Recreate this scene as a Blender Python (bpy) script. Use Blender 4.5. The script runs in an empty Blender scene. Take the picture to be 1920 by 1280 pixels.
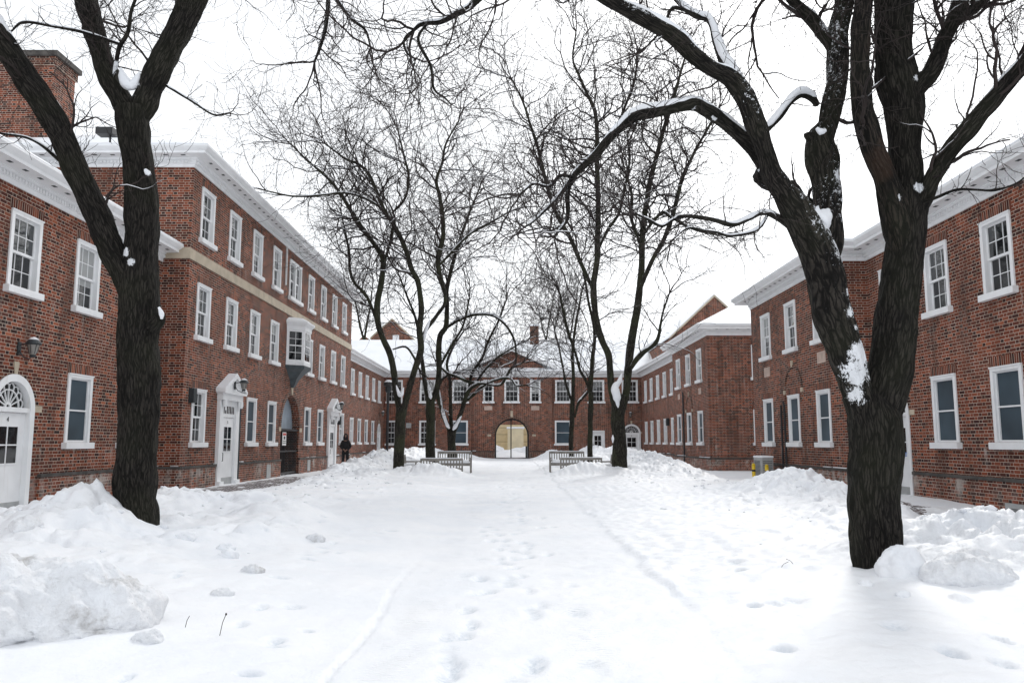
import bpy, math, random
import numpy as np
from mathutils import Vector, Matrix
R = math.radians
scene = bpy.context.scene
col = scene.collection
random.seed(7)

# ------------------------------------------------------------------ camera
F, CX, CY, CZ, PITCH = 1500.0, 962.0, 640.0, 1.4, R(7.18)
cam_d = bpy.data.cameras.new('camera'); cam = bpy.data.objects.new('camera', cam_d); col.objects.link(cam)
cam_d.sensor_width = 36; cam_d.lens = F/1920*36; cam_d.shift_x = -2/1920
cam_d.clip_start = .05; cam_d.clip_end = 2000
cam.location = (0, 0, CZ); cam.rotation_euler = (R(90)+PITCH, 0, 0)
scene.camera = cam
# ------------------------------------------------------------------ sky, sun, exposure
w = bpy.data.worlds.new('World'); scene.world = w; w.use_nodes = True
nt = w.node_tree; bg = nt.nodes['Background']
sky = nt.nodes.new('ShaderNodeTexSky'); sky.sky_type = 'NISHITA'; sky.sun_disc = False
sky.sun_elevation = R(38); sky.sun_rotation = R(20); sky.air_density = 1.0; sky.dust_density = 3.0
hs = nt.nodes.new('ShaderNodeHueSaturation'); hs.inputs['Saturation'].default_value = .10
ov = nt.nodes.new('ShaderNodeMix'); ov.data_type = 'RGBA'; ov.inputs[0].default_value = .72
ov.inputs[7].default_value = (9.3, 9.6, 10.0, 1)      # even white cloud layer over the clear-sky gradient
nt.links.new(sky.outputs[0], hs.inputs['Color']); nt.links.new(hs.outputs[0], ov.inputs[6])
nt.links.new(ov.outputs[2], bg.inputs['Color']); bg.inputs['Strength'].default_value = .092
sd = bpy.data.lights.new('sun', 'SUN'); sun = bpy.data.objects.new('sun', sd); col.objects.link(sun)
sd.energy = .75; sd.angle = R(11); sd.color = (1, .97, .93)
sun.rotation_euler = (R(-54), 0, R(-24)); sun.location = (0, 0, 30)
scene.view_settings.view_transform = 'Standard'; scene.view_settings.look = 'None'
scene.view_settings.gamma = 1; scene.view_settings.exposure = .62

# ------------------------------------------------------------------ helpers
def un(px, py, Y):
    v = CY-py; fw = F*math.cos(PITCH)-v*math.sin(PITCH); up = F*math.sin(PITCH)+v*math.cos(PITCH)
    s = Y/fw
    return Vector(((px-CX)*s, Y, CZ+up*s)), s
def onx(px, py, X):
    v = CY-py; fw = F*math.cos(PITCH)-v*math.sin(PITCH); up = F*math.sin(PITCH)+v*math.cos(PITCH)
    s = X/(px-CX); return fw*s, CZ+up*s
def mesh_obj(name, verts, faces, mat=None, parent=None, smooth=False, uv=None, attr=None):
    me = bpy.data.meshes.new(name)
    verts = np.asarray(verts, dtype=np.float32).reshape(-1, 3)
    if isinstance(faces, np.ndarray):
        n = len(faces); k = faces.shape[1]
        me.vertices.add(len(verts)); me.vertices.foreach_set('co', verts.ravel())
        me.loops.add(n*k); me.loops.foreach_set('vertex_index', faces.astype(np.int32).ravel())
        me.polygons.add(n); me.polygons.foreach_set('loop_start', np.arange(0, n*k, k, dtype=np.int32))
        me.update(calc_edges=True)
    else:
        me.from_pydata([tuple(v) for v in verts], [], faces)
    if uv is not None:
        lay = me.uv_layers.new(name='UVMap')
        idx = np.empty(len(me.loops), dtype=np.int32); me.loops.foreach_get('vertex_index', idx)
        lay.data.foreach_set('uv', np.asarray(uv, dtype=np.float32)[idx].ravel())
    if attr:
        for k, a in attr.items():
            at = me.attributes.new(k, 'FLOAT', 'POINT'); at.data.foreach_set('value', np.asarray(a, dtype=np.float32))
    if smooth: me.polygons.foreach_set('use_smooth', np.ones(len(me.polygons), dtype=bool))
    me.validate()
    if mat: me.materials.append(mat)
    o = bpy.data.objects.new(name, me); col.objects.link(o)
    if parent: o.parent = parent
    return o
def tag(o, label=None, cat=None, group=None, kind=None):
    if label: o['label'] = label
    if cat: o['category'] = cat
    if group: o['group'] = group
    if kind: o['kind'] = kind
    return o
def empty(name, loc=(0, 0, 0), rz=0, label=None, cat=None, group=None):
    o = bpy.data.objects.new(name, None); col.objects.link(o)
    o.location = loc; o.rotation_euler = (0, 0, rz); o.empty_display_size = .2
    return tag(o, label, cat, group)
def copy_tree(o, parent=None):
    c = o.copy(); col.objects.link(c)
    if parent is not None: c.parent = parent
    for ch in list(o.children): copy_tree(ch, c)
    return c
class MB:
    def __init__(s): s.v = []; s.f = []
    def add(s, vs, fs):
        b = len(s.v); s.v += [tuple(v) for v in vs]; s.f += [tuple(i+b for i in f) for f in fs]; return s
    def box(s, x0, x1, y0, y1, z0, z1):
        return s.add([(x0,y0,z0),(x1,y0,z0),(x1,y1,z0),(x0,y1,z0),(x0,y0,z1),(x1,y0,z1),(x1,y1,z1),(x0,y1,z1)],
              [(0,3,2,1),(4,5,6,7),(0,1,5,4),(1,2,6,5),(2,3,7,6),(3,0,4,7)])
    def prism(s, poly, y0, y1):            # poly of (x,z), extruded along y
        n = len(poly); vs = [(x, y0, z) for x, z in poly]+[(x, y1, z) for x, z in poly]
        fs = [tuple(range(n)), tuple(range(2*n-1, n-1, -1))]+[(i, i+n, (i+1) % n+n, (i+1) % n) for i in range(n)]
        return s.add(vs, fs)
    def plate(s, poly, z0, z1):            # poly of (x,y), extruded along z
        n = len(poly); vs = [(x, y, z0) for x, y in poly]+[(x, y, z1) for x, y in poly]
        return s.add(vs, [tuple(range(n-1, -1, -1)), tuple(range(n, 2*n))]+[(i, (i+1) % n, (i+1) % n+n, i+n) for i in range(n)])
    def ring(s, cx, cz, r0, r1, a0, a1, y0, y1, n=20):     # arch band in the x-z plane
        for i in range(n):
            a, b = a0+(a1-a0)*i/n, a0+(a1-a0)*(i+1)/n
            P = [(cx+r0*math.cos(a), cz+r0*math.sin(a)), (cx+r1*math.cos(a), cz+r1*math.sin(a)),
                 (cx+r1*math.cos(b), cz+r1*math.sin(b)), (cx+r0*math.cos(b), cz+r0*math.sin(b))]
            s.prism(P, y0, y1)
        return s
    def tube(s, pts, rad, n=8, cap=True):
        pts = [Vector(p) for p in pts]
        if not hasattr(rad, '__len__'): rad = [rad]*len(pts)
        b = len(s.v); prev = None
        for i, p in enumerate(pts):
            d = (pts[min(i+1, len(pts)-1)]-pts[max(i-1, 0)]).normalized()
            if prev is None: a = d.orthogonal().normalized()
            else: a = (prev-d*prev.dot(d)).normalized()
            prev = a; c = d.cross(a)
            for k in range(n):
                t = 2*math.pi*k/n; s.v.append(tuple(p+(a*math.cos(t)+c*math.sin(t))*rad[i]))
        for i in range(len(pts)-1):
            for k in range(n):
                s.f.append((b+i*n+k, b+i*n+(k+1) % n, b+(i+1)*n+(k+1) % n, b+(i+1)*n+k))
        if cap: s.f.append(tuple(b+k for k in range(n-1, -1, -1))); s.f.append(tuple(b+(len(pts)-1)*n+k for k in range(n)))
        return s
    def lathe(s, prof, cx=0, cy=0, n=16):  # prof (r,z)
        b = len(s.v)
        for r, z in prof:
            for k in range(n): t = 2*math.pi*k/n; s.v.append((cx+r*math.cos(t), cy+r*math.sin(t), z))
        for i in range(len(prof)-1):
            for k in range(n): s.f.append((b+i*n+k, b+i*n+(k+1) % n, b+(i+1)*n+(k+1) % n, b+(i+1)*n+k))
        s.f.append(tuple(b+k for k in range(n-1, -1, -1))); s.f.append(tuple(b+(len(prof)-1)*n+k for k in range(n)))
        return s
    def build(s, name, mat, parent=None, smooth=False, T=None, bevel=0):
        v = [T(*p) for p in s.v] if T else s.v
        o = mesh_obj(name, v, s.f, mat, parent, smooth)
        if bevel:
            m = o.modifiers.new('bevel', 'BEVEL'); m.width = bevel; m.segments = 2; m.limit_method = 'ANGLE'
        return o
# ---- vectorised Perlin noise
_rng = np.random.RandomState(3); _perm = _rng.permutation(256); _perm = np.concatenate([_perm, _perm, _perm])
_g = _rng.normal(size=(256, 3)); _g /= np.linalg.norm(_g, axis=1)[:, None]
def perlin(x, y, z=0.0):
    x, y, z = np.broadcast_arrays(np.asarray(x, float), np.asarray(y, float), np.asarray(z, float))
    xi, yi, zi = np.floor(x).astype(int), np.floor(y).astype(int), np.floor(z).astype(int)
    xf, yf, zf = x-xi, y-yi, z-zi
    u, v, t = [q*q*q*(q*(q*6-15)+10) for q in (xf, yf, zf)]
    res = 0
    for i in (0, 1):
        for j in (0, 1):
            for k in (0, 1):
                h = _perm[_perm[_perm[(xi+i) & 255]+((yi+j) & 255)]+((zi+k) & 255)]
                g = _g[h]
                d = g[..., 0]*(xf-i)+g[..., 1]*(yf-j)+g[..., 2]*(zf-k)
                res = res+d*(u if i else 1-u)*(v if j else 1-v)*(t if k else 1-t)
    return res*1.5
def fbm(x, y, z=0.0, o=4, g=.5):
    s = 0; a = 1
    for i in range(o): s = s+a*perlin(x*2**i+17*i, y*2**i-9*i, np.asarray(z)*2**i+5*i); a *= g
    return s
def sstep(a, b, x):
    t = np.clip((x-a)/(b-a), 0, 1); return t*t*(3-2*t)

# ------------------------------------------------------------------ materials
class N:
    def __init__(s, name):
        s.m = bpy.data.materials.new(name); s.m.use_nodes = True; s.t = s.m.node_tree; s.b = s.t.nodes['Principled BSDF']
    def n(s, t, **k):
        o = s.t.nodes.new(t)
        for a, b in k.items(): setattr(o, a, b)
        return o
    def l(s, a, b): s.t.links.new(a, b)
    def put(s, sock, v):
        if hasattr(v, 'is_linked') or isinstance(v, bpy.types.NodeSocket): s.l(v, sock)
        else: sock.default_value = v
    def math(s, op, a, b=0.0, c=None):
        o = s.n('ShaderNodeMath', operation=op); s.put(o.inputs[0], a); s.put(o.inputs[1], b)
        if c is not None: s.put(o.inputs[2], c)
        return o.outputs[0]
    def mix(s, f, a, b, typ='MIX'):
        o = s.n('ShaderNodeMix', data_type='RGBA', blend_type=typ); s.put(o.inputs[0], f)
        s.put(o.inputs[6], a if hasattr(a, 'is_linked') else (*a, 1)); s.put(o.inputs[7], b if hasattr(b, 'is_linked') else (*b, 1))
        return o.outputs[2]
    def ramp(s, f, stops):
        o = s.n('ShaderNodeValToRGB'); s.put(o.inputs[0], f); e = o.color_ramp.elements
        while len(e) < len(stops): e.new(.5)
        for q, (p, c) in zip(e, stops): q.position = p; q.color = (*c, 1) if len(c) == 3 else c
        return o.outputs[0]
    def noise(s, vec, scale, det=3, rough=.5):
        o = s.n('ShaderNodeTexNoise'); s.l(vec, o.inputs['Vector']); o.inputs['Scale'].default_value = scale
        o.inputs['Detail'].default_value = det; o.inputs['Roughness'].default_value = rough; return o.outputs[0]
    def rng(s, v, a, b, c=0.0, d=1.0, smooth=False):
        o = s.n('ShaderNodeMapRange'); s.put(o.inputs[0], v)
        for i, q in enumerate((a, b, c, d)): o.inputs[i+1].default_value = q
        if smooth: o.interpolation_type = 'SMOOTHSTEP'
        return o.outputs[0]
    def comb(s, x, y, z=0.0):
        o = s.n('ShaderNodeCombineXYZ'); s.put(o.inputs[0], x); s.put(o.inputs[1], y); s.put(o.inputs[2], z); return o.outputs[0]
    def pos(s): return s.n('ShaderNodeNewGeometry').outputs['Position']
    def sep(s, v):
        o = s.n('ShaderNodeSeparateXYZ'); s.l(v, o.inputs[0]); return o.outputs
    def bump(s, h, strength=.5, dist=.01):
        o = s.n('ShaderNodeBump'); o.inputs['Strength'].default_value = strength; o.inputs['Distance'].default_value = dist
        s.l(h, o.inputs['Height']); s.l(o.outputs[0], s.b.inputs['Normal'])
    def scaled(s, vec, sc):
        o = s.n('ShaderNodeVectorMath', operation='MULTIPLY'); s.l(vec, o.inputs[0]); o.inputs[1].default_value = sc; return o.outputs[0]
    def set(s, **k):
        for a, b in k.items(): s.put(s.b.inputs[a.replace('_', ' ')], (*b, 1) if isinstance(b, tuple) and len(b) == 3 else b)
        return s

def brick(name, soldier=False, stain=True, tone=1.0, ledge=.72):
    m = N(name); P = m.pos(); x, y, z = m.sep(P)
    u = m.math('ADD', x, y); v = z
    if soldier:
        BW = .074
        cell = m.math('FLOOR', m.math('DIVIDE', u, BW)); t = m.math('MULTIPLY', m.math('FRACT', m.math('DIVIDE', u, BW)), BW)
        mort = m.math('LESS_THAN', t, .011); rnd_in = m.comb(cell, 0.0); head = None
    else:
        h, PP, S, mo = .0755, .330, .218, .011
        row = m.math('FLOOR', m.math('DIVIDE', v, h)); fv = m.math('MULTIPLY', m.math('FRACT', m.math('DIVIDE', v, h)), h)
        par = m.math('FLOORED_MODULO', row, 2.0)
        uu = m.math('DIVIDE', m.math('ADD', u, m.math('MULTIPLY', par, PP/2)), PP)
        cell = m.math('FLOOR', uu); t = m.math('MULTIPLY', m.math('FRACT', uu), PP)
        head = m.math('GREATER_THAN', t, S)
        tl = m.math('SUBTRACT', t, m.math('MULTIPLY', head, S))
        mort = m.math('MAXIMUM', m.math('LESS_THAN', tl, mo), m.math('LESS_THAN', fv, mo))
        rnd_in = m.comb(m.math('ADD', m.math('MULTIPLY', cell, 2.0), head), row)
    wn = m.n('ShaderNodeTexWhiteNoise', noise_dimensions='3D'); m.l(rnd_in, wn.inputs['Vector'])
    r = wn.outputs['Value']
    if head is not None: r = m.math('SUBTRACT', r, m.math('MULTIPLY', head, .22))
    k = tone
    c = m.ramp(r, [(0, (.030*k, .015*k, .014*k)), (.16, (.080*k, .026*k, .019*k)), (.45, (.190*k, .050*k, .027*k)), (.85, (.285*k, .075*k, .038*k)), (1, (.38*k, .12*k, .062*k))])
    uv3 = m.comb(u, v)
    big = m.noise(uv3, .9, 3); c = m.mix(m.rng(big, .38, .68, 0, .55), c, (.085*k, .027*k, .020*k)); lite = m.noise(uv3, .45, 4, .65); c = m.mix(m.rng(lite, .55, .72, 0, .30), c, (.30*k, .115*k, .075*k))
    fine = m.noise(uv3, 60, 2); c = m.mix(.35, c, m.ramp(fine, [(.3, (.5, .5, .5)), (.7, (1.3, 1.3, 1.3))]), 'MULTIPLY')
    mc = m.ramp(m.noise(uv3, 3.0, 3), [(.3, (.38, .29, .22)), (.7, (.62, .53, .45))])
    c = m.mix(mort, c, mc)
    if stain:
        st = m.noise(m.comb(m.math('MULTIPLY', u, 3.2), m.math('MULTIPLY', v, .55)), 1.0, 4, .6)
        pl = m.math('MULTIPLY', m.rng(z, ledge-.06, ledge-.1), m.rng(z, ledge-.75, ledge-.3))
        brk = m.noise(uv3, 5.0, 5, .75); pt = m.noise(uv3, .55, 2)
        a = m.math('MULTIPLY', m.math('MULTIPLY', m.rng(m.math('ADD', m.math('MULTIPLY', st, .45), m.math('MULTIPLY', brk, .55)), .44, .58, 0, .62, True), m.rng(pt, .42, .56, .15, 1.25)), pl)
        st2 = m.noise(m.comb(m.math('MULTIPLY', u, 5.5), m.math('MULTIPLY', v, .22)), 1.0, 3, .55)
        zones = 0.0
        for top, ln in ((4.5, 1.0), (1.27, .5), (7.45, .4)):
            q = m.math('MULTIPLY', m.rng(z, top-ln, top-.05), m.math('LESS_THAN', z, top)); zones = m.math('MAXIMUM', zones, q)
        b = m.math('MULTIPLY', m.math('MULTIPLY', m.rng(st2, .56, .66, 0, .6, True), m.rng(brk, .38, .58, .2, 1.0)), zones)
        c = m.mix(m.math('MAXIMUM', a, b), c, (.50, .46, .42))
        dk = m.math('MULTIPLY', m.rng(m.noise(m.comb(m.math('MULTIPLY', u, 1.6), m.math('MULTIPLY', v, .3)), 1.0, 4), .52, .7, 0, .55), 1.0)
        c = m.mix(dk, c, (.05, .028, .022))
    m.set(Base_Color=c, Roughness=.88)
    m.b.inputs['Specular IOR Level'].default_value = .25
    m.bump(m.math('SUBTRACT', m.math('ADD', 1.0, m.math('MULTIPLY', fine, .4)), mort), .7, .008)
    return m.m

def plain(name, c, rough=.6, var=.15, bump=.0, scale=8, metal=0, spec=.5):
    m = N(name); P = m.pos(); n = m.noise(P, scale, 4)
    lo = tuple(q*(1-var) for q in c); hi = tuple(min(1, q*(1+var*.6)) for q in c)
    m.set(Base_Color=m.ramp(n, [(.3, lo), (.7, hi)]), Roughness=rough, Metallic=metal)
    m.b.inputs['Specular IOR Level'].default_value = spec
    if bump: m.bump(m.noise(P, scale*6, 3), bump, .005)
    return m.m
def paint_white():
    m = N('white_paint'); P = m.pos(); x, y, z = m.sep(P)
    n = m.noise(P, 2.5, 4); st = m.noise(m.comb(m.math('MULTIPLY', m.math('ADD', x, y), 6.0), m.math('MULTIPLY', z, .6)), 1.0, 4)
    c = m.ramp(n, [(.3, (.80, .81, .82)), (.7, (.88, .89, .90))])
    c = m.mix(m.rng(st, .60, .78, 0, .35), c, (.50, .44, .37))
    m.set(Base_Color=c, Roughness=.5); m.bump(m.noise(P, 40, 2), .15, .002); return m.m
def glass_mat(name, base, rough, ior):
    m = N(name); P = m.pos()
    m.set(Base_Color=m.ramp(m.noise(P, .8, 2), [(.35, tuple(q*.6 for q in base)), (.7, tuple(q*1.25 for q in base))]), Roughness=rough, IOR=ior)
    m.bump(m.noise(P, 2.2, 1), .10, .02); return m.m
def snow_mat(name, dirt=0.0, terrain=False):
    m = N(name); P = m.pos(); x, y, z = m.sep(P)
    n1 = m.noise(P, 3.2, 5, .6); n2 = m.noise(P, 42, 4, .65)
    c = m.ramp(m.noise(P, 1.1, 4), [(.3, (.80, .825, .865)), (.7, (.875, .885, .905))])
    if dirt:
        d = m.rng(m.noise(P, 2.1, 6, .72), .52, .72, 0, dirt, True); c = m.mix(d, c, (.36, .34, .32))
        c = m.mix(m.rng(m.noise(P, 5, 5, .7), .40, .70, 0, .45), c, (.56, .56, .57)); sp = m.rng(m.noise(P, 26, 5, .8), .66, .74, 0, dirt); c = m.mix(sp, c, (.14, .12, .10))
    hgt = m.math('ADD', m.math('MULTIPLY', n1, 1.0), m.math('MULTIPLY', n2, .16))
    if terrain:
        at = m.n('ShaderNodeAttribute', attribute_name='bare').outputs['Fac']
        dat = m.n('ShaderNodeAttribute', attribute_name='dirt').outputs['Fac']
        sp = m.math('MULTIPLY', m.rng(m.noise(P, 9, 6, .75), .55, .68, 0, 1, True), dat); c = m.mix(m.math('MULTIPLY', sp, .5), c, (.40, .40, .40))
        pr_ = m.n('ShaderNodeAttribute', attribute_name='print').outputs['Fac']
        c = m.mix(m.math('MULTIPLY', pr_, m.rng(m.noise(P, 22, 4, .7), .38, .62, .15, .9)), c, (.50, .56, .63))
        h, PW = .11, .22
        row = m.math('FLOOR', m.math('DIVIDE', x, h)); par = m.math('FLOORED_MODULO', row, 2.0)
        fx = m.math('FRACT', m.math('DIVIDE', x, h)); fy = m.math('FRACT', m.math('ADD', m.math('DIVIDE', y, PW), m.math('MULTIPLY', par, .5)))
        joint = m.math('MAXIMUM', m.math('LESS_THAN', fx, .14), m.math('LESS_THAN', fy, .09))
        pv = m.mix(joint, m.ramp(m.noise(P, 5, 4), [(.3, (.075, .06, .06)), (.7, (.16, .13, .125))]), (.62, .63, .66))
        nn = m.noise(m.comb(m.math('MULTIPLY', x, 2.6), m.math('MULTIPLY', y, 1.3)), 1.0, 6, .7)
        bare = m.math('GREATER_THAN', m.math('MULTIPLY', at, nn), .40)
        c = m.mix(bare, c, pv)
        tr = 0.0
        for xa, xb in ((-.90, -.52), (.30, .66)):
            tr = m.math('MAXIMUM', tr, m.math('MULTIPLY', m.rng(x, xa, xa+.12, smooth=True), m.rng(x, xb, xb-.12, smooth=True)))
        tr = m.math('MULTIPLY', tr, m.rng(m.noise(P, 2.1, 4, .65), .42, .60))
        wv = m.math('SINE', m.math('MULTIPLY', m.math('ADD', y, m.math('MULTIPLY', m.noise(P, 12, 2), .02)), 2*math.pi/.045))
        hgt = m.math('ADD', hgt, m.math('MULTIPLY', m.math('MULTIPLY', tr, wv), .16))
    m.set(Base_Color=c, Roughness=.55); m.b.inputs['Specular IOR Level'].default_value = .35
    m.bump(hgt, .9 if dirt else .55, .08 if dirt else .05); return m.m
def bark(name, c0, c1, moss=0.0, specks=0.0, rub=0.0):
    m = N(name); uv = m.n('ShaderNodeUVMap').outputs[0]; P = m.pos()
    a = m.noise(m.scaled(uv, (1, .15, 1)), 27, 7, .72); b = m.noise(m.scaled(uv, (1, .45, 1)), 95, 4, .65)
    dv = m.n('ShaderNodeVectorMath', operation='ADD'); dn = m.n('ShaderNodeTexNoise'); m.l(m.scaled(uv, (1, .3, 1)), dn.inputs['Vector']); dn.inputs['Scale'].default_value = 14; dn.inputs['Detail'].default_value = 3
    m.l(m.scaled(uv, (1, .11, 1)), dv.inputs[0]); m.l(m.scaled(dn.outputs['Color'], (.07, .02, 0)), dv.inputs[1])
    vo = m.n('ShaderNodeTexVoronoi', feature='DISTANCE_TO_EDGE'); m.l(dv.outputs[0], vo.inputs['Vector']); vo.inputs['Scale'].default_value = 46
    crk = m.rng(vo.outputs['Distance'], .0, .20, .30, 1, True)
    rid = m.math('MULTIPLY', crk, m.math('ADD', m.math('MULTIPLY', m.rng(a, .30, .70), .26), m.math('MULTIPLY', b, .14)))
    c = m.ramp(rid, [(.03, tuple(q*.35 for q in c0)), (.10, c0), (.21, c1), (.33, tuple(q*1.7 for q in c1))])
    if moss: c = m.mix(m.rng(m.noise(P, 1.7, 4), .42, .65, 0, moss), c, (.055, .062, .032))
    if rub: c = m.mix(m.rng(m.noise(P, 1.3, 3), .58, .68, 0, rub), c, (.085, .048, .032))
    if specks:
        nz = m.sep(m.n('ShaderNodeNewGeometry').outputs['Normal'])[2]
        s = m.math('ADD', m.noise(P, 30, 5, .8), m.math('MULTIPLY', nz, .16))
        s = m.math('ADD', s, m.rng(m.noise(P, 2.2, 2), .35, .65, -.10, .07))
        c = m.mix(m.rng(s, .76-specks*.13, .78-specks*.13), c, (.82, .84, .87))
    pa = m.n('ShaderNodeAttribute', attribute_name='plaster').outputs['Fac']
    pn = m.math('ADD', m.math('ADD', m.math('MULTIPLY', m.noise(P, 9, 4, .6), .45), m.math('MULTIPLY', m.noise(m.scaled(P, (1, 1, .7)), 55, 5, .8), .55)), m.math('MULTIPLY', pa, .42))
    c = m.mix(m.rng(pn, .765, .785), c, (.84, .86, .89))
    m.set(Base_Color=c, Roughness=.9); m.b.inputs['Specular IOR Level'].default_value = .2
    m.bump(m.math('ADD', rid, m.math('MULTIPLY', b, .2)), 1.0, .05); return m.m

M = {}
M['brick'] = brick('red_brick'); M['brick_r'] = brick('red_brick_right', ledge=.66)
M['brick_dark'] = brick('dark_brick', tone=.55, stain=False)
M['soldier'] = brick('soldier_brick', soldier=True, stain=False, tone=.85)
M['white'] = paint_white()
M['stone'] = plain('limestone', (.50, .43, .33), .8, .2, .3, 3)
M['plaque'] = plain('pink_stone', (.52, .40, .34), .8, .2, .2, 4)
M['ledge'] = plain('weathered_ledge', (.075, .068, .062), .85, .5, .4, 4)
M['glass'] = glass_mat('window_glass', (.010, .012, .014), .04, 1.5)
M['glass_up'] = glass_mat('upper_window_glass', (.014, .018, .021), .03, 1.9)  # lighter, more mirroring copy: sky reflection of the upper sashes set into the material
M['screen'] = glass_mat('insect_screen', (.042, .068, .090), .5, 1.4)
M['blind'] = plain('roller_blind', (.34, .35, .35), .4, .1, 0, 3)
M['black'] = plain('black_metal', (.018, .018, .02), .45, .3, .1, 12)
M['iron'] = plain('dark_iron', (.022, .030, .034), .5, .3, .1, 12)
M['slate'] = plain('lead_grey', (.05, .065, .075), .5, .3, .2, 6)
M['beige'] = plain('beige_render', (.62, .50, .31), .8, .12, .1, 2)
M['beige2'] = plain('pale_beige_render', (.74, .64, .44), .8, .1, .1, 2)
M['galv'] = plain('grey_metal', (.38, .39, .39), .45, .15, 0, 6)
M['yellow'] = plain('yellow_paint', (.75, .52, .02), .45, .15, 0, 9)
M['lampglass'] = plain('frosted_lamp_glass', (.26, .25, .23), .25, .15, 0, 9)
M['wood'] = plain('weathered_teak', (.25, .235, .215), .8, .3, .4, 7)
M['tymp'] = plain('pale_blue_board', (.30, .36, .42), .6, .12, 0, 3)
M['sign'] = plain('sign_white', (.75, .75, .74), .5, .05); M['red'] = plain('sign_red', (.5, .05, .04), .5, .1)
M['blue'] = plain('sign_blue', (.03, .16, .50), .5, .1); M['ink'] = plain('sign_ink', (.03, .03, .03), .6, .1)
M['cloth'] = plain('black_cloth', (.012, .012, .014), .9, .3, .3, 20); M['skin'] = plain('skin', (.26, .15, .11), .6, .1)
M['snow'] = snow_mat('snow'); M['snow_d'] = snow_mat('dirty_snow', .85); M['snow_t'] = snow_mat('ground_snow', 0, True)
M['bark'] = bark('bark_dark', (.009, .008, .007), (.034, .030, .026), .15, .0, .0)
M['bark_rub'] = bark('bark_rubbed', (.009, .008, .007), (.038, .031, .026), .15, .0, .3)
M['bark_sp'] = bark('bark_snow_flecked', (.010, .009, .008), (.040, .035, .030), .2, .95)
M['bark_mid'] = bark('bark_mossy', (.015, .014, .011), (.050, .046, .037), .5, .12)
M['twig'] = plain('twig_bark', (.026, .018, .016), .9, .4, 0, 3)
M['twig_far'] = plain('twig_bark_far', (.034, .026, .024), .9, .4, 0, 1)

# ------------------------------------------------------------------ ground
def interp(y, pts): return np.interp(y, [p[0] for p in pts], [p[1] for p in pts])
RL = [(4, .10), (9, .05), (12, .09), (16, .05), (22, .04), (27, .08), (31, .42), (37, .62), (50, .70), (62, .6)]
RR = [(4, .10), (9, .10), (11, .02), (15, .08), (17.2, .32), (19, .14), (22, .04), (27, .05), (31, .34), (37, .64), (50, .70), (62, .6)]
prints = []
_r = random.Random(5)
for i in range(150):
    yy = 3.6+_r.random()**1.6*26; xx = _r.choice([-.35, -.1, .05, .18, .5])+_r.uniform(-.12, .12)
    prints.append((xx, yy, _r.uniform(.05, .075), _r.uniform(.10, .15), _r.uniform(.012, .036)))
for i in range(12):
    prints.append((_r.uniform(1.6, 3.2), _r.uniform(4.2, 9), _r.uniform(.04, .10), _r.uniform(.05, .12), _r.uniform(.02, .06)))
for i in range(26):
    prints.append((_r.uniform(-3.0, -1.2), _r.uniform(4.2, 12), _r.uniform(.03, .09), _r.uniform(.04, .10), _r.uniform(.02, .05)))
MOUNDS = [  # x, y, height, sx, sy
    (-5.4, 9.9, .17, .95, .8), (-5.1, 8.8, .16, .8, .6), (-5.0, 9.55, .13, .38, .35), (-4.4, 10.9, .14, .5, .9), (-3.9, 7.0, .06, 1.0, .6), (-3.5, 12.0, .20, .7, .6), (-4.7, 13.4, .14, 1.0, 1.0), (-3.2, 9.6, .07, .6, .5), (-3.9, 8.0, .08, .8, .6),
    (-6.3, 13.2, .08, 1.0, 1.6), (-2.9, 5.9, .03, .6, .3), (4.0, 8.6, .18, .5, .5), (4.9, 8.5, .15, .6, .5), (6.0, 8.7, .06, .8, .4), (4.0, 7.5, .10, .5, .35), (5.0, 7.8, .14, .7, .5),
    (6.1, 17.2, .18, .7, 1.2), (-3.0, 29.4, .32, 1.3, .6), (2.7, 29.7, .30, 1.2, .6),
    (-4.9, 28.5, .10, 1.0, 1.2), (4.9, 30.5, .22, 1.0, 1.5), (-4.4, 36, .25, 1.6, 1.6), (3.0, 37, .35, 1.4, 1.4), (4.2, 42, .4, 1.6, 2.5),
    (-3.8, 46, .3, 1.5, 3), (-4.2, 60, .30, 1.5, 1.6), (2.9, 60, .35, 1.0, 2.0), (5.2, 60, .25, 2.0, 2.0)]
def worley(x, y):
    xi, yi = np.floor(x).astype(int), np.floor(y).astype(int); best = np.full(np.broadcast(x, y).shape, 9.)
    for i in (-1, 0, 1):
        for j in (-1, 0, 1):
            hh = _perm[(_perm[(xi+i) & 255]+((yi+j) & 255)) & 255]; h2 = _perm[hh+1]
            dx = xi+i+.15+.7*hh/255-x; dy = yi+j+.15+.7*h2/255-y; r2 = .45+.5*_perm[h2+7]/255
            best = np.minimum(best, (dx*dx+dy*dy)/(r2*r2))
    return np.sqrt(np.clip(1-best, 0, 1))
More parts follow.
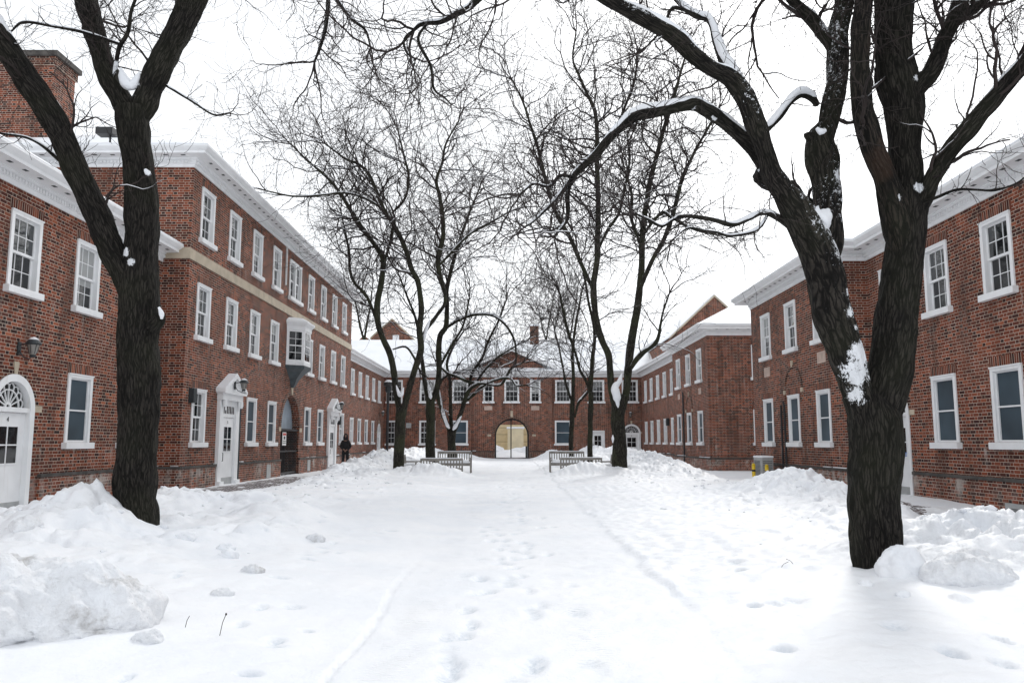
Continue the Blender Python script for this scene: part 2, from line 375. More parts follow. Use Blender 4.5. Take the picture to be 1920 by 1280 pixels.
def ground(x, y):
    x = np.asarray(x, float); y = np.asarray(y, float)
    wob = .05*perlin(y*.5, 3.3)+.012*perlin(y*3, 8.1)
    eL = -1.02+wob-.45*sstep(14, 30, y); eR = 1.34-.09*perlin(y*.8, 11.3)+.06*perlin(y*3.1, 2.2)+.03*perlin(y*9, 6.2)
    offL = sstep(0, .03, eL-x)*.010*sstep(12, 6, y)+sstep(0, .5, eL-x)*.02+sstep(0, 1.6, eL-x)*.07
    offR = sstep(-.02, .06+.05*perlin(y*1.3, 4.4), x-eR)*(.035+.03*perlin(x*6, y*6, 4))*(.25+.75*sstep(5.5, 8, y))+sstep(0, 1.5, x-eR)*.07
    z = .12+offL+offR
    z = z-.030*np.exp(-((x-eL)/.013)**2)*sstep(10, 6, y)
    z = z+.035*fbm(x*.5, y*.5, .2, 3)+.010*fbm(x*2.2, y*2.2, 1.1, 3)
    onpath = (1-sstep(-.1, .1, eL-x))*(1-sstep(-.1, .1, x-eR))
    z = z+onpath*(.006*fbm(x*7, y*4, 2.2, 3))+(1-onpath)*.007*fbm(x*5, y*5, 4, 3)
    ax = np.abs(x)
    # ploughed banks between lawn and walks
    cL = 6.1+.35*perlin(y*.25, 1.7); cR = 6.2+.35*perlin(y*.25, 7.7)
    cR = cR-.9*sstep(15, 11, y)
    c = np.where(x < 0, cL, cR); h = np.where(x < 0, interp(y, RL), interp(y, RR))
    prof = np.exp(-((ax-c)/np.where(ax < c, 1.05, .55))**2)
    bil = (1-np.abs(fbm(x*1.5, y*1.3, 3.1, 4))*1.5)
    lum = .75+.45*perlin(x*.9, y*.6, 9)+.30*bil
    z = z+h*prof*lum*.9
    # walkways
    wk = sstep(c+.35, c+1.1, ax)
    side = .035+.015*fbm(x*1.2, y*1.2, 6, 3)
    side = side-.16*sstep(18.5, 16.5, y)*sstep(5.8, 7.6, x)
    side = side+.10*sstep(8.6, 10.4, x)*sstep(22, 20.5, y)*sstep(18.3, 19.5, y)*np.exp(-((x-9)/.8)**2)*2
    side = side+.08*fbm(x*2.0, y*2.0, 8, 4)*sstep(-.1, .35, perlin(x*.3+4, y*.13))*.6
    z = z*(1-wk)+side*wk
    m = 0
    for (mx, my, mh, sx, sy) in MOUNDS:
        g = mh*np.exp(-((x-mx)/sx)**2-((y-my)/sy)**2); z = z+g; m = m+g
    rough = np.clip(prof*(h > .05)*1.0+m*3, 0, 1)
    z = z+rough*(.07*(1-2*np.abs(fbm(x*2.6, y*2.6, 5.5, 4)))+.03*fbm(x*7, y*7, 2, 3))
    z = z+rough*(.16*worley(x*1.9+.3*perlin(x, y, 1), y*1.9)+.07*worley(x*4.3, y*4.3+9)+.035*worley(x*9+.5*perlin(x*3, y*3, 2), y*9)-.07)*sstep(0, .15, h+m)
    rf = np.exp(-((x+4.3)/1.7)**2-((y-9.6)/3.2)**2)+.8*np.exp(-((x+4.6)/1.2)**2-((y-15)/3)**2)+.8*np.exp(-((x-4.9)/.9)**2-((y-13)/4.5)**2)
    wx = x+.25*perlin(x*1.3, y*1.3, 3); wy = y+.25*perlin(x*1.3, y*1.3, 8)
    z = z+np.clip(rf, 0, 1)*np.clip(.55+1.5*perlin(x*.8, y*.7, 6), 0, 1.3)*(.15*worley(wx*1.5+4, wy*1.5)+.10*worley(wx*3.4, wy*3.4+2)+.05*worley(wx*8, wy*8)-.05)
    # crumbs and clods off the banks
    near = sstep(1.9, 4.2, ax)*sstep(6.9, 5.4, ax)
    cl = perlin(x*4.3, y*4.3, 7.7); z = z+near*.09*np.clip(cl-.42, 0, 1)*2
    pk = 0*z
    for (px_, py_, a, b, dd) in prints:
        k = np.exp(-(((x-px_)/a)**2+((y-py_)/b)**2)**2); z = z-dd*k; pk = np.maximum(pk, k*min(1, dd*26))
    z = z+.42*sstep(69.5, 75, y)*(1+.35*np.sin(x*1.6+2.4))
    return z, wk, rough, pk
rows = np.exp(np.linspace(math.log(2.0), math.log(78.0), 900)); S = np.linspace(-1, 1, 640)
W_ = np.minimum(rows*.9+3.0, 12.2)
GX = S[None, :]*W_[:, None]; GY = np.repeat(rows[:, None], len(S), 1)
GZ, WK, RG, PK = ground(GX, GY)
nr, nc = GX.shape; idx = np.arange(nr*nc).reshape(nr, nc)
faces = np.stack([idx[:-1, :-1], idx[:-1, 1:], idx[1:, 1:], idx[1:, :-1]], -1).reshape(-1, 4)
bare = WK*np.where(GX < 0, sstep(13, 17, GY)*sstep(40, 30, GY)*.95, sstep(9, 12, GY)*sstep(34, 26, GY)*.86)*sstep(10.2, 8.6, np.abs(GX))
bare *= np.where(GX < 0, sstep(6.9, 7.3, -GX), sstep(5.9, 6.3, GX))
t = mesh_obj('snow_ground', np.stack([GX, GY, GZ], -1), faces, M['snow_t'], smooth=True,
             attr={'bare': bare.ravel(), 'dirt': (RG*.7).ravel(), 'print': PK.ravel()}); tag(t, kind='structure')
g = MB(); q = 700
g.add([(-q, -q, -.75), (q, -q, -.75), (q, q, -.75), (-q, q, -.75)], [(0, 1, 2, 3)])
tag(g.build('ground', M['snow']), kind='structure')
def gz(x, y): return float(ground(np.array([x]), np.array([y]))[0][0])

# snow lumps
def blob(name, loc, size, seed, mat, sub=4, rough=.28, parent=None, rz=0):
    import bmesh
    bm = bmesh.new(); bmesh.ops.create_icosphere(bm, subdivisions=sub, radius=1)
    co = np.array([v.co[:] for v in bm.verts]); bm.verts.ensure_lookup_table()
    sz = np.array(size); gm = float(np.cbrt(sz.prod())); q = co*sz/gm
    n = fbm(q[:, 0]*.9+seed*3.1, q[:, 1]*.9, q[:, 2]*.9+seed, 3)
    n2 = fbm(q[:, 0]*2.6+seed, q[:, 1]*2.6, q[:, 2]*2.6, 5 if sub > 4 else 3, .55)
    wl = worley(q[:, 0]*1.7+seed+q[:, 2], q[:, 1]*1.7+q[:, 2]*.8)
    nr_ = co/sz; nr_ /= np.linalg.norm(nr_, axis=1)[:, None]
    co2 = co*sz+nr_*(gm*rough*(.75*n+.28*n2+.35*wl-.15))[:, None]
    for v, c in zip(bm.verts, co2): v.co = c
    me = bpy.data.meshes.new(name); bm.to_mesh(me); bm.free(); me.materials.append(mat)
    me.polygons.foreach_set('use_smooth', np.ones(len(me.polygons), dtype=bool))
    o = bpy.data.objects.new(name, me); col.objects.link(o); o.location = loc; o.rotation_euler = (0, 0, rz)
    if parent: o.parent = parent
    return o
tag(blob('snow_mound', (-3.85, 5.6, .26), (1.55, .72, .33), 2.3, M['snow_d'], 7, .42, rz=R(-14)), 'largest heap of grey dirty snow, at the left edge of the foreground', 'snow heap')
tag(blob('snow_mound', (3.90, 7.02, .22), (.42, .30, .22), 5.1, M['snow_d'], 6, .34, rz=R(10)), 'rounded block of grit-specked snow with a smooth face, right of the near right tree', 'snow heap')
tag(blob('snow_mound', (3.40, 7.22, .24), (.20, .17, .27), 8.4, M['snow'], 5, .22), 'upright snow block leaning at the foot of the near right tree', 'snow heap')
tag(blob('snow_mound', (4.68, 7.35, .22), (.36, .32, .22), 6.6, M['snow_d'], 5, .32), 'lumpy snow block at the right edge of the foreground', 'snow heap')
tag(blob('snow_mound', (4.55, 8.25, .22), (.60, .34, .20), 3.6, M['snow'], 5, .34), 'clean heap of snow behind the grit-specked block on the right', 'snow heap')
for (xx, yy, s_, lab, dm) in [
    (-4.95, 8.3, .13, 'grey lump of old snow on the near left heap, left of the dark tree base', 1),
    (-3.55, 8.9, .10, 'clod of snow lying on flat snow just right of the near left tree', 0),
    (-3.05, 8.7, .08, 'twin clods of snow a step right of the near left tree', 0),
    (-2.35, 9.7, .10, 'grit-flecked clod of snow alone on the smooth snow left of the path', 1),
    (-2.35, 7.4, .085, 'dark-sided block of gritty snow nearest the path on the left', 1),
    (-2.85, 8.2, .09, 'broken snow clod in the middle of the left foreground', 0),
    (-2.25, 6.4, .07, 'gritty snow clod beside the dry stalks', 1),
    (2.95, 6.9, .05, 'small round snow clod on the right snow before the near right tree', 0),
    (3.05, 6.45, .05, 'small round snow clod nearest the camera on the right snow', 0),
    (-2.2, 5.0, .07, 'small snow clod at the right end of the largest dirty heap', 1)]:
    o = blob('snow_chunk', (xx, yy, gz(xx, yy)-s_*.05), (s_*1.25, s_*.95, s_*.80), xx*7+yy, M['snow_d'] if dm else M['snow'], 4, .42)
    tag(o, lab, 'snow chunk')
def crumbs():
    import bmesh
    bm = bmesh.new(); bmesh.ops.create_icosphere(bm, subdivisions=2, radius=1); co = np.array([v.co[:] for v in bm.verts]); fs = np.array([[v.index for v in f.verts] for f in bm.faces]); bm.free()
    rr = np.random.RandomState(4); n = 420; sd_ = np.where(rr.rand(n) < .55, -1, 1); yy = 5+rr.rand(n)**1.3*32; xx = sd_*(2.2+rr.beta(4, 1.5, n)*4.4)
    s_ = .012+.045*rr.rand(n)**3+.0004*yy; zz = ground(xx, yy)[0]; VV, FF = [], []
    for i in range(n):
        k = co*(1+.35*fbm(co[:, 0]*1.5+i, co[:, 1]*1.5, co[:, 2]*1.5, 2))[:, None]*np.array([rr.uniform(.8, 1.5), rr.uniform(.8, 1.3), rr.uniform(.6, .9)])*s_[i]
        VV.append(k+np.array([xx[i], yy[i], zz[i]+s_[i]*.1])); FF.append(fs+i*len(co))
    tag(mesh_obj('snow_crumbs', np.concatenate(VV), np.concatenate(FF), M['snow'], smooth=True), 'scattered crumbs of ploughed snow along both snowbanks', 'snow crumbs', kind='stuff')
crumbs()

# ------------------------------------------------------------------ building kit
def TL(X): return (lambda u, d, z: (X+d, u, z)), R(90)       # wall facing +x ; u = world y
def TR(X): return (lambda u, d, z: (X-d, u, z)), R(-90)      # wall facing -x
def TF(Y): return (lambda u, d, z: (u, Y-d, z)), 0.0         # wall facing -y
def wall(mb, T, u0, u1, z0, z1, holes=(), depth=.22):
    """holes: (uc, w, zb, zt, arch)   arch=True: zt is the spring line, half circle above"""
    rects = []
    for h in holes:
        uc, w_, zb, zt, ar = h; top = zt+(w_/2 if ar else 0); rects.append((uc-w_/2, uc+w_/2, zb, top))
    us = sorted(set([u0, u1]+[q for r in rects for q in r[:2]])); zs = sorted(set([z0, z1]+[q for r in rects for q in r[2:]]))
    for a, b in zip(us[:-1], us[1:]):
        for c, d in zip(zs[:-1], zs[1:]):
            mu, mz = (a+b)/2, (c+d)/2
            if any(r[0] < mu < r[1] and r[2] < mz < r[3] for r in rects): continue
            mb.add([T(a, 0, c), T(b, 0, c), T(b, 0, d), T(a, 0, d)], [(0, 1, 2, 3)])
    for (uc, w_, zb, zt, ar), r in zip(holes, rects):
        e = -depth
        def strip(p, q): mb.add([T(p[0], 0, p[1]), T(q[0], 0, q[1]), T(q[0], e, q[1]), T(p[0], e, p[1])], [(0, 1, 2, 3)])
        strip((r[0], zb), (r[0], zt)); strip((r[1], zb), (r[1], zt)); strip((r[0], zb), (r[1], zb))
        if not ar: strip((r[0], zt), (r[1], zt))
        else:
            n = 24; pts = [(uc-w_/2*math.cos(math.pi*i/n), zt+w_/2*math.sin(math.pi*i/n)) for i in range(n+1)]
            for p, q_ in zip(pts[:-1], pts[1:]):
                strip(p, q_); mb.add([T(p[0], 0, p[1]), T(q_[0], 0, q_[1]), T(q_[0], 0, r[3]), T(p[0], 0, r[3])], [(0, 1, 2, 3)])
def flat(mb, pts): mb.add(pts, [tuple(range(len(pts)))])
PROF = [(0, 0), (.035, 0), (.035, .10), (.07, .10), (.07, .19), (.13, .235), (.13, .26), (.50, .27), (.50, .34), (.55, .37), (.62, .44), (.62, .475), (.0, .49)]
def sweep(path, prof, pre=None, post=None, zb=0.0):
    """sweep (outward, z) profile; outward is to the right of travel"""
    P = [Vector(p) for p in path]; out = []
    for i, p in enumerate(P):
        a = (P[i]-P[i-1]).normalized() if i else (Vector(pre) if pre else None)
        b = (P[i+1]-P[i]).normalized() if i < len(P)-1 else (Vector(post) if post else None)
        a = a or b; b = b or a
        na, nb = Vector((a.y, -a.x)), Vector((b.y, -b.x)); m = na+nb; m = m/(m.dot(na))
        out.append(m)
    mb = MB(); n = len(prof)
    vs = [(p.x+m.x*d, p.y+m.y*d, zb+z) for p, m in zip(P, out) for d, z in prof]
    fs = [(i*n+k, (i+1)*n+k, (i+1)*n+k+1, i*n+k+1) for i in range(len(P)-1) for k in range(n-1)]
    fs += [tuple(range(n-1, -1, -1)), tuple((len(P)-1)*n+k for k in range(n))]
    return mb.add(vs, fs)
def cornice(parent, path, ztop, pre=None, post=None, fine=True):
    mb = sweep(path, PROF, pre, post, ztop); P = [Vector(p) for p in path]; vents = []
    for a, b in zip(P[:-1], P[1:]):
        d = (b-a).normalized(); n_ = Vector((d.y, -d.x)); L = (b-a).length
        def obx(m, s0, s1, d0, d1, z0, z1):
            vs = []
            for z in (z0, z1):
                for s, e in ((s0, d0), (s1, d0), (s1, d1), (s0, d1)):
                    q_ = a+d*s+n_*e; vs.append((q_.x, q_.y, z))
            m.add(vs, [(0, 3, 2, 1), (4, 5, 6, 7), (0, 1, 5, 4), (1, 2, 6, 5), (2, 3, 7, 6), (3, 0, 4, 7)])
        if fine:
            s = .08
            while s < L-.05: obx(mb, s, s+.055, .065, .11, ztop+.11, ztop+.182); s += .105
        s = .35
        while s < L-.2 and b.y < 60: ventm = MB(); obx(ventm, s, s+.13, .29, .37, ztop+.262, ztop+.2705); vents.append(ventm); s += .52
    c = mb.build('cornice', M['white'], parent)
    for v_ in vents[:95]: v_.build('soffit_vent', M['iron'], c)
    sn = sweep(path, [(.0, .49), (.30, .492), (.60, .477), (.615, .495), (.60, .53), (.54, .56), (0, .66)], pre, post, ztop)
    sn.build('eaves_snow', M['snow'], parent, smooth=False)
def hip(parent, x0, x1, y0, y1, z, h, ends=(1, 1, 1, 1), name='snowy_roof', run=None):
    """hip roof; run = horizontal run of slope; ends flags hips at x0,x1,y0,y1"""
    e = .60; X0, X1, Y0, Y1 = x0-e, x1+e, y0-e, y1+e; r = run or min(X1-X0, Y1-Y0)/2
    a, b, c, d = X0+(r if ends[0] else 0), X1-(r if ends[1] else 0), Y0+(r if ends[2] else 0), Y1-(r if ends[3] else 0)
    mb = MB(); mb.add([(X0, Y0, z), (X1, Y0, z), (X1, Y1, z), (X0, Y1, z), (a, c, z+h), (b, c, z+h), (b, d, z+h), (a, d, z+h)],
           [(0, 1, 5, 4), (1, 2, 6, 5), (2, 3, 7, 6), (3, 0, 4, 7), (4, 5, 6, 7), (0, 3, 2, 1)])
    return mb.build(name, M['snow'], parent)
# ---- window prototypes (local: x along wall, -y outwards, z=0 at sill top)
def make_window(w_=1.08, h=1.60, kind='sash', cols=3, blind=0):
    f = MB(); c = .105
    f.box(-w_/2, -w_/2+c, -.035, .20, 0, h-c); f.box(w_/2-c, w_/2, -.035, .20, 0, h-c); f.box(-w_/2, w_/2, -.035, .20, h-c, h)
    f.box(-w_/2-.012, w_/2+.012, -.055, -.0352, h-.035, h)
    root = f.build('window', M['white'], None, bevel=.006)
    a, b = -w_/2+c, w_/2-c; mid = (h-c)/2
    if kind == 'sash':
        s = MB(); rl = .042
        for (z0, z1, yy) in ((mid-.02, h-c, .055), (0, mid+.02, .095)):
            s.box(a, a+rl, yy, yy+.035, z0, z1); s.box(b-rl, b, yy, yy+.035, z0, z1)
            s.box(a+rl, b-rl, yy, yy+.035, z1-rl, z1); s.box(a+rl, b-rl, yy, yy+.035, z0, z0+rl*1.3)
        def munt(m, z0, z1, yy):
            for k in range(1, cols): x = a+rl+(b-a-2*rl)*k/cols; m.box(x-.009, x+.009, yy+.012, yy+.024, z0+rl, z1-rl)
            m.box(a+rl, b-rl, yy+.013, yy+.023, (z0+z1)/2-.009, (z0+z1)/2+.009)
        munt(s, mid-.02, h-c, .055)
        munt(s, 0, mid+.02, .095)
        s.build('sash', M['white'], root)
        g1 = MB(); g1.add([(a, .079, mid), (b, .079, mid), (b, .079, h-c), (a, .079, h-c)], [(0, 1, 2, 3)]); g1.build('pane', M['glass_up'], root)
        if blind:
            g3 = MB(); zb_ = h-c-blind*(h-c); g3.add([(a, .0785 if blind < .5 else .0785, max(zb_, mid)), (b, .0785, max(zb_, mid)), (b, .0785, h-c), (a, .0785, h-c)], [(0, 1, 2, 3)])
            if zb_ < mid: g3.add([(a, .1185, zb_), (b, .1185, zb_), (b, .1185, mid), (a, .1185, mid)], [(0, 1, 2, 3)])
            g3.build('blind', M['blind'], root)
        g2 = MB(); g2.add([(a, .119, 0), (b, .119, 0), (b, .119, mid), (a, .119, mid)], [(0, 1, 2, 3)]); g2.build('pane', M['glass'], root)
    else:
        s = MB(); s.box(a, a+.03, .02, .06, 0, h-c); s.box(b-.03, b, .02, .06, 0, h-c); s.box(a+.03, b-.03, .02, .06, h-c-.035, h-c)
        s.box(a+.03, b-.03, .02, .06, 0, .05); s.box(a+.03, b-.03, .018, .058, mid-.02, mid+.015); s.build('sash', M['white'], root)
        g1 = MB(); g1.add([(a, .05, 0), (b, .05, 0), (b, .05, h-c), (a, .05, h-c)], [(0, 1, 2, 3)]); g1.build('screen', M['screen'], root)
    sl = MB(); sl.prism([(-w_/2-.075, -.15), (w_/2+.075, -.15), (w_/2+.075, -.002), (-w_/2-.075, -.002)], -.13, .20); sl.build('sill', M['white'], root, bevel=.01)
    li = MB(); li.box(-w_/2-.05, w_/2+.05, -.0045, .1, h+.001, h+.215); li.build('lintel', M['soldier'], root)
    return root
WP = {}
def win(parent, T, rz, u, zsill, kind='sash', w_=1.08, h=1.60, cols=3, flip=False):
    bl = random.choice((0, 0, 0, 0, .28, .62)) if kind == 'sash' else 0
    key = (kind, w_, h, cols, bl)
    if key not in WP: o = WP[key] = make_window(w_, h, kind, cols, bl)
    else: o = copy_tree(WP[key])
    o.parent = parent; o.location = T(u, 0, zsill); o.rotation_euler = (0, 0, rz); return o
WZ = {1: 1.40, 2: 4.58, 3: 7.55}
def hole(u, z, w_=1.08, h=1.60): return (u, w_-.02, z, z+h-.01, False)
def plinth(parent, T, spans, zl, mat, snow=(), z0=-.7):
    for a, b in spans:
        pb, lb, sbs = MB(), MB(), []
        bx = lambda m, u0, u1, d0, d1, za, zb: m.add([T(u0, d0, za), T(u1, d0, za), T(u1, d1, za), T(u0, d1, za), T(u0, d0, zb), T(u1, d0, zb), T(u1, d1, zb), T(u0, d1, zb)],
                      [(0, 3, 2, 1), (4, 5, 6, 7), (0, 1, 5, 4), (1, 2, 6, 5), (2, 3, 7, 6), (3, 0, 4, 7)])
        bx(pb, a, b, -.02, .055, z0, zl-.075); bx(lb, a-.01, b+.01, -.02, .085, zl-.075, zl)
        u = a
        while u < b:
            L = random.uniform(.15, 1.2)
            if random.random() < .30: sb = MB(); sbs.append(sb); bx(sb, u, min(u+L, b), .012, .088, zl, zl+random.uniform(.012, .035))
            u += L+random.uniform(.1, .9)
        p = pb.build('plinth', mat, parent); lb.build('ledge', M['ledge'], p)
        for sb in sbs: sb.build('ledge_snow', M['snow'], p, bevel=.01)
def box_T(m, T, u0, u1, d0, d1, z0, z1):
    m.add([T(u0, d0, z0), T(u1, d0, z0), T(u1, d1, z0), T(u0, d1, z0), T(u0, d0, z1), T(u1, d0, z1), T(u1, d1, z1), T(u0, d1, z1)],
          [(0, 3, 2, 1), (4, 5, 6, 7), (0, 1, 5, 4), (1, 2, 6, 5), (2, 3, 7, 6), (3, 0, 4, 7)])
def part_box(name, T, mat, parent, *a, bevel=.006):
    m = MB(); box_T(m, T, *a); return m.build(name, mat, parent, bevel=bevel)
def digit(parent, ch, loc, rot, size, mat):
    c = bpy.data.curves.new('number', 'FONT'); c.body = ch; c.size = size; c.align_x = 'CENTER'; c.align_y = 'CENTER'; c.extrude = .003
    o = bpy.data.objects.new('door_number', c); col.objects.link(o)
    dg = bpy.context.evaluated_depsgraph_get(); me = bpy.data.meshes.new_from_object(o.evaluated_get(dg)); bpy.data.objects.remove(o)
    o = bpy.data.objects.new('door_number', me); col.objects.link(o); me.materials.clear(); me.materials.append(mat)
    o.parent = parent; o.location = loc; o.rotation_euler = rot; return o
def leaf(parent_root, w_, h, y, hinge=1, num=None):
    """door leaf with four-pane light, local frame"""
    d = MB(); d.box(-w_/2, w_/2, y, y+.05, 0, h)
    x0, x1, z0, z1 = -w_*.29, w_*.29, h*.50, h*.86
    fr = MB(); t_ = .03
    for (a, b, c, e) in ((x0-t_, x0, z0-t_, z1+t_), (x1, x1+t_, z0-t_, z1+t_), (x0, x1, z1, z1+t_), (x0, x1, z0-t_, z0), (-.014, .014, z0, z1), (x0, -.014, (z0+z1)/2-.014, (z0+z1)/2+.014), (.014, x1, (z0+z1)/2-.014, (z0+z1)/2+.014)):
        fr.box(a, b, y-.018, y-.0005, c, e)
    L = d.build('door', M['white'], parent_root, bevel=.004); fr.build('glazing_bar', M['white'], L)
    gl = MB(); gl.box(x0, x1, y-.006, y-.0004, z0, z1); gl.build('pane', M['glass'], L)
    hd = MB(); xx = -hinge*w_*.40; hd.tube([(xx, y-.01, h*.35), (xx, y-.06, h*.36), (xx, y-.06, h*.47), (xx, y-.01, h*.48)], .012, 6); hd.box(xx-.025, xx+.025, y-.012, y-.0006, h*.49, h*.56)
    hd.build('handle', M['black'], L)
    kp = MB(); kp.box(-w_/2+.01, w_/2-.01, y-.004, y-.0005, .02, .24); kp.build('kick_plate', M['galv'], L)
    if num: digit(L, num, (0, y-.006, h*.93), (R(90), 0, 0), .14, M['ink'])
    return L
def arch_door(parent, T, rz, u, zb, num, hinge=1, w_=1.28, spring=2.12):
    """white round-headed door with fanlight; returns the frame part"""
    f = MB(); r = w_/2+.10; h = spring
    f.box(-r, -r+.15, -.03, .20, 0, h); f.box(r-.15, r, -.03, .20, 0, h); f.ring(0, h, r-.15, r, 0, math.pi, -.03, .20, 24)
    f.box(-r+.15, r-.15, .0, .2, h-.04, h+.06)
    root = f.build('arched_door_frame', M['white'], parent); root.location = T(u, 0, zb); root.rotation_euler = (0, 0, rz)
    leaf(root, w_-.08, h-.05, .08, hinge, num)
    fl = MB(); ri = r-.15
    fl.ring(0, h+.06, .06, .11, 0, math.pi, .09, .12, 12); fl.ring(0, h+.06, ri-.24, ri-.215, 0, math.pi, .09, .12, 18)
    for k in range(1, 8):
        a = math.pi*k/8; ca, sa = math.cos(a), math.sin(a); p0, p1 = .11, ri-.12
        nx, nz = -sa*.011, ca*.011
        fl.prism([(p0*ca-nx, h+.06+p0*sa-nz), (p1*ca-nx, h+.06+p1*sa-nz), (p1*ca+nx, h+.06+p1*sa+nz), (p0*ca+nx, h+.06+p0*sa+nz)], .091, .119)
    for k in range(8):
        a = math.pi*(k+.5)/8; rr = ri-.17; fl.ring(rr*math.cos(a), h+.06+rr*math.sin(a), .075, .093, a-1.5, a+1.5, .092, .118, 8)
    fl.build('fanlight', M['white'], root)
    gl = MB(); pts = [(ri*math.cos(math.pi*k/24), .13, h+.06+ri*.98*math.sin(math.pi*k/24)) for k in range(25)]; gl.add(pts, [tuple(range(25))]); gl.build('pane', M['glass'], root)
    rg = MB(); rg.ring(0, h, r+.004, r+.13, 0, math.pi, -.012, .1, 26); rg.build('brick_arch', M['brick_dark'], root)
    ks = MB(); ks.prism([(-.05, h+r+.0), (.05, h+r+.0), (.08, h+r+.26), (-.08, h+r+.26)], -.03, .1)
    ks.build('keystone', M['stone'], root, bevel=.005)
    for q in (r+.01, -r-.27): ks = MB(); ks.box(q, q+.26, -.02, .1, h-.02, h+.12); ks.build('stone_block', M['stone'], root, bevel=.005)
    return root
def portico_door(parent, T, rz, u, zb, num):
    s = MB(); W2 = .92
    s.box(-W2, -.60, -.11, .2, 0, 2.75); s.box(.60, W2, -.11, .2, 0, 2.75); s.box(-.60, .60, -.06, .2, 2.2, 2.75)
    s.box(-W2-.02, -.57, -.20, .2, 0, .14); s.box(.57, W2+.02, -.20, .2, 0, .14)
    s.box(-W2-.03, W2+.03, -.20, .2, 2.75, 2.95); s.box(-W2-.12, W2+.12, -.30, .1, 2.95, 3.03)
    s.prism([(-W2-.12, 3.03), (W2+.12, 3.03), (0, 3.50)], -.20, .1)
    for sg in (-1, 1):
        s.prism([(sg*(W2+.16), 3.00), (sg*(W2+.16), 3.10), (0, 3.60), (0, 3.48)], -.31, .1)
        s.prism([(sg*.60, 2.42), (sg*.66, 2.42), (sg*.66, 2.75), (sg*.60, 2.75)], -.20, -.16)
        s.lathe([(.05, 2.52), (.075, 2.6), (.07, 2.74)], sg*.76, -.2, 10)
    root = s.build('portico', M['white'], parent); root.location = T(u, 0, zb); root.rotation_euler = (0, 0, rz)
    leaf(root, 1.18, 2.19, -.035, 1, num)
    tr = MB()
    for k in range(7): x = -.44+k*.147; tr.box(x-.042, x+.042, -.066, -.0605, 2.32, 2.56)
    tr.build('transom_pane', M['glass'], root)
    sn = MB()
    for sg in (-1, 1): sn.prism([(sg*(W2+.16), 3.102), (sg*(W2+.10), 3.15), (0, 3.66), (0, 3.602)], -.30, .0)
    sn.build('portico_snow', M['snow'], root)
    return root
def make_lantern():
    root = empty('wall_lantern')
    b = MB(); b.box(-.06, .06, -.03, 0, -.16, .16); b.tube([(0, -.03, -.05), (0, -.12, -.2), (0, -.28, -.26), (0, -.36, -.18)], .014, 8); b.tube([(0, -.03, .08), (0, -.18, .12), (0, -.26, .10)], .012, 8)
    b.build('bracket', M['iron'], root)
    g = MB(); g.lathe([(.055, -.17), (.075, -.12), (.13, .08), (.125, .10)], 0, -.36, 16); g.build('lamp_shade', M['lampglass'], root, smooth=True)
    c = MB(); c.lathe([(.05, -.22), (.08, -.175), (.078, -.165)], 0, -.36, 16); c.lathe([(.15, .09), (.185, .10), (.18, .13), (.12, .20), (.05, .25), (.02, .27)], 0, -.36, 16)
    for k in range(6):
        a = k*math.pi/3; c.tube([(.078*math.cos(a), -.36+.078*math.sin(a), -.13), (.133*math.cos(a), -.36+.133*math.sin(a), .09)], .008, 5)
    c.build('lantern_cap', M['iron'], root)
    s = MB(); s.lathe([(.13, .205), (.10, .235), (.06, .262), (.01, .285)], 0, -.36, 14); s.build('snow_cap', M['snow'], root, smooth=True)
    return root
LAN = []
def lantern(T, rz, u, z, label):
    o = make_lantern() if not LAN else copy_tree(LAN[0]); LAN.append(o); o.scale = (.85, .85, .85)
    o.location = T(u, 0, z); o.rotation_euler = (0, 0, rz); tag(o, label, 'wall lamp', 'black lanterns over the doors')
def blind_arch(parent, T, rz, u, zs, r):
    a = MB(); a.ring(0, zs, r-.09, r, 0, math.pi, -.03, .01, 22); a.box(-r, -r+.09, -.03, .01, zs-.35, zs); a.box(r-.09, r, -.03, .01, zs-.35, zs)
    o = a.build('blind_arch', M['brick_dark'], parent); o.location = T(u, 0, 0); o.rotation_euler = (0, 0, rz)
    s = MB(); s.prism([(-.05, zs+r-.06), (.05, zs+r-.06), (.08, zs+r+.16), (-.08, zs+r+.16)], -.045, .01)
    s.build('keystone', M['stone'], o)
    for q in (-r-.05, r-.14): s = MB(); s.box(q, q+.19, -.04, .0, zs-.07, zs+.07); s.build('stone_block', M['stone'], o)

# ------------------------------------------------------------------ buildings
EAVE, EAVE3 = 6.65, 9.52
XL, XLN, XLW, YF = -9.5, -10.3, -10.5, 65.0
# near left, two storeys
b = empty('brick_building', (XLN, 14, 0), label='two storey brick building at the left edge with the arched door numbered 4', cat='building')
def local(b):  # children keep world coordinates
    b.location = (0, 0, 0); return b
local(b); T, rz = TL(XLN); ups = [11.5, 14, 16.5, 19, 21.5]; lows = [11.5, 19, 21.5]
holes = [hole(u, WZ[2]) for u in ups]+[hole(u, WZ[1]) for u in lows]+[(16.5, 1.46, -.06, 2.06, True)]
m = MB(); wall(m, T, 6, 23, -.75, EAVE, holes); flat(m, [(XLN, 6, -.75), (-20, 6, -.75), (-20, 6, EAVE), (XLN, 6, EAVE)]); m.build('wall', M['brick'], b)
for u in ups: win(b, T, rz, u, WZ[2])
for u in lows: win(b, T, rz, u, WZ[1], 'screen')
plinth(b, T, [(6, 15.6), (17.55, 23)], .72, M['brick'])
cornice(b, [(XLN, 5.5), (XLN, 23)], EAVE); hip(b, -20, XLN, 6, 23, EAVE+.51, 2.2, (1, 1, 1, 0))
arch_door(b, T, rz, 16.5, -.06, '4')
lantern(T, rz, 16.55, 3.34, 'black wall lantern with a snow cap beside the arch of door 4')
m = MB(); m.box(XLN, XLN+1.2, 15.7, 17.3, -.3, -.02); tag(m.build('doorstep', M['stone'], b))
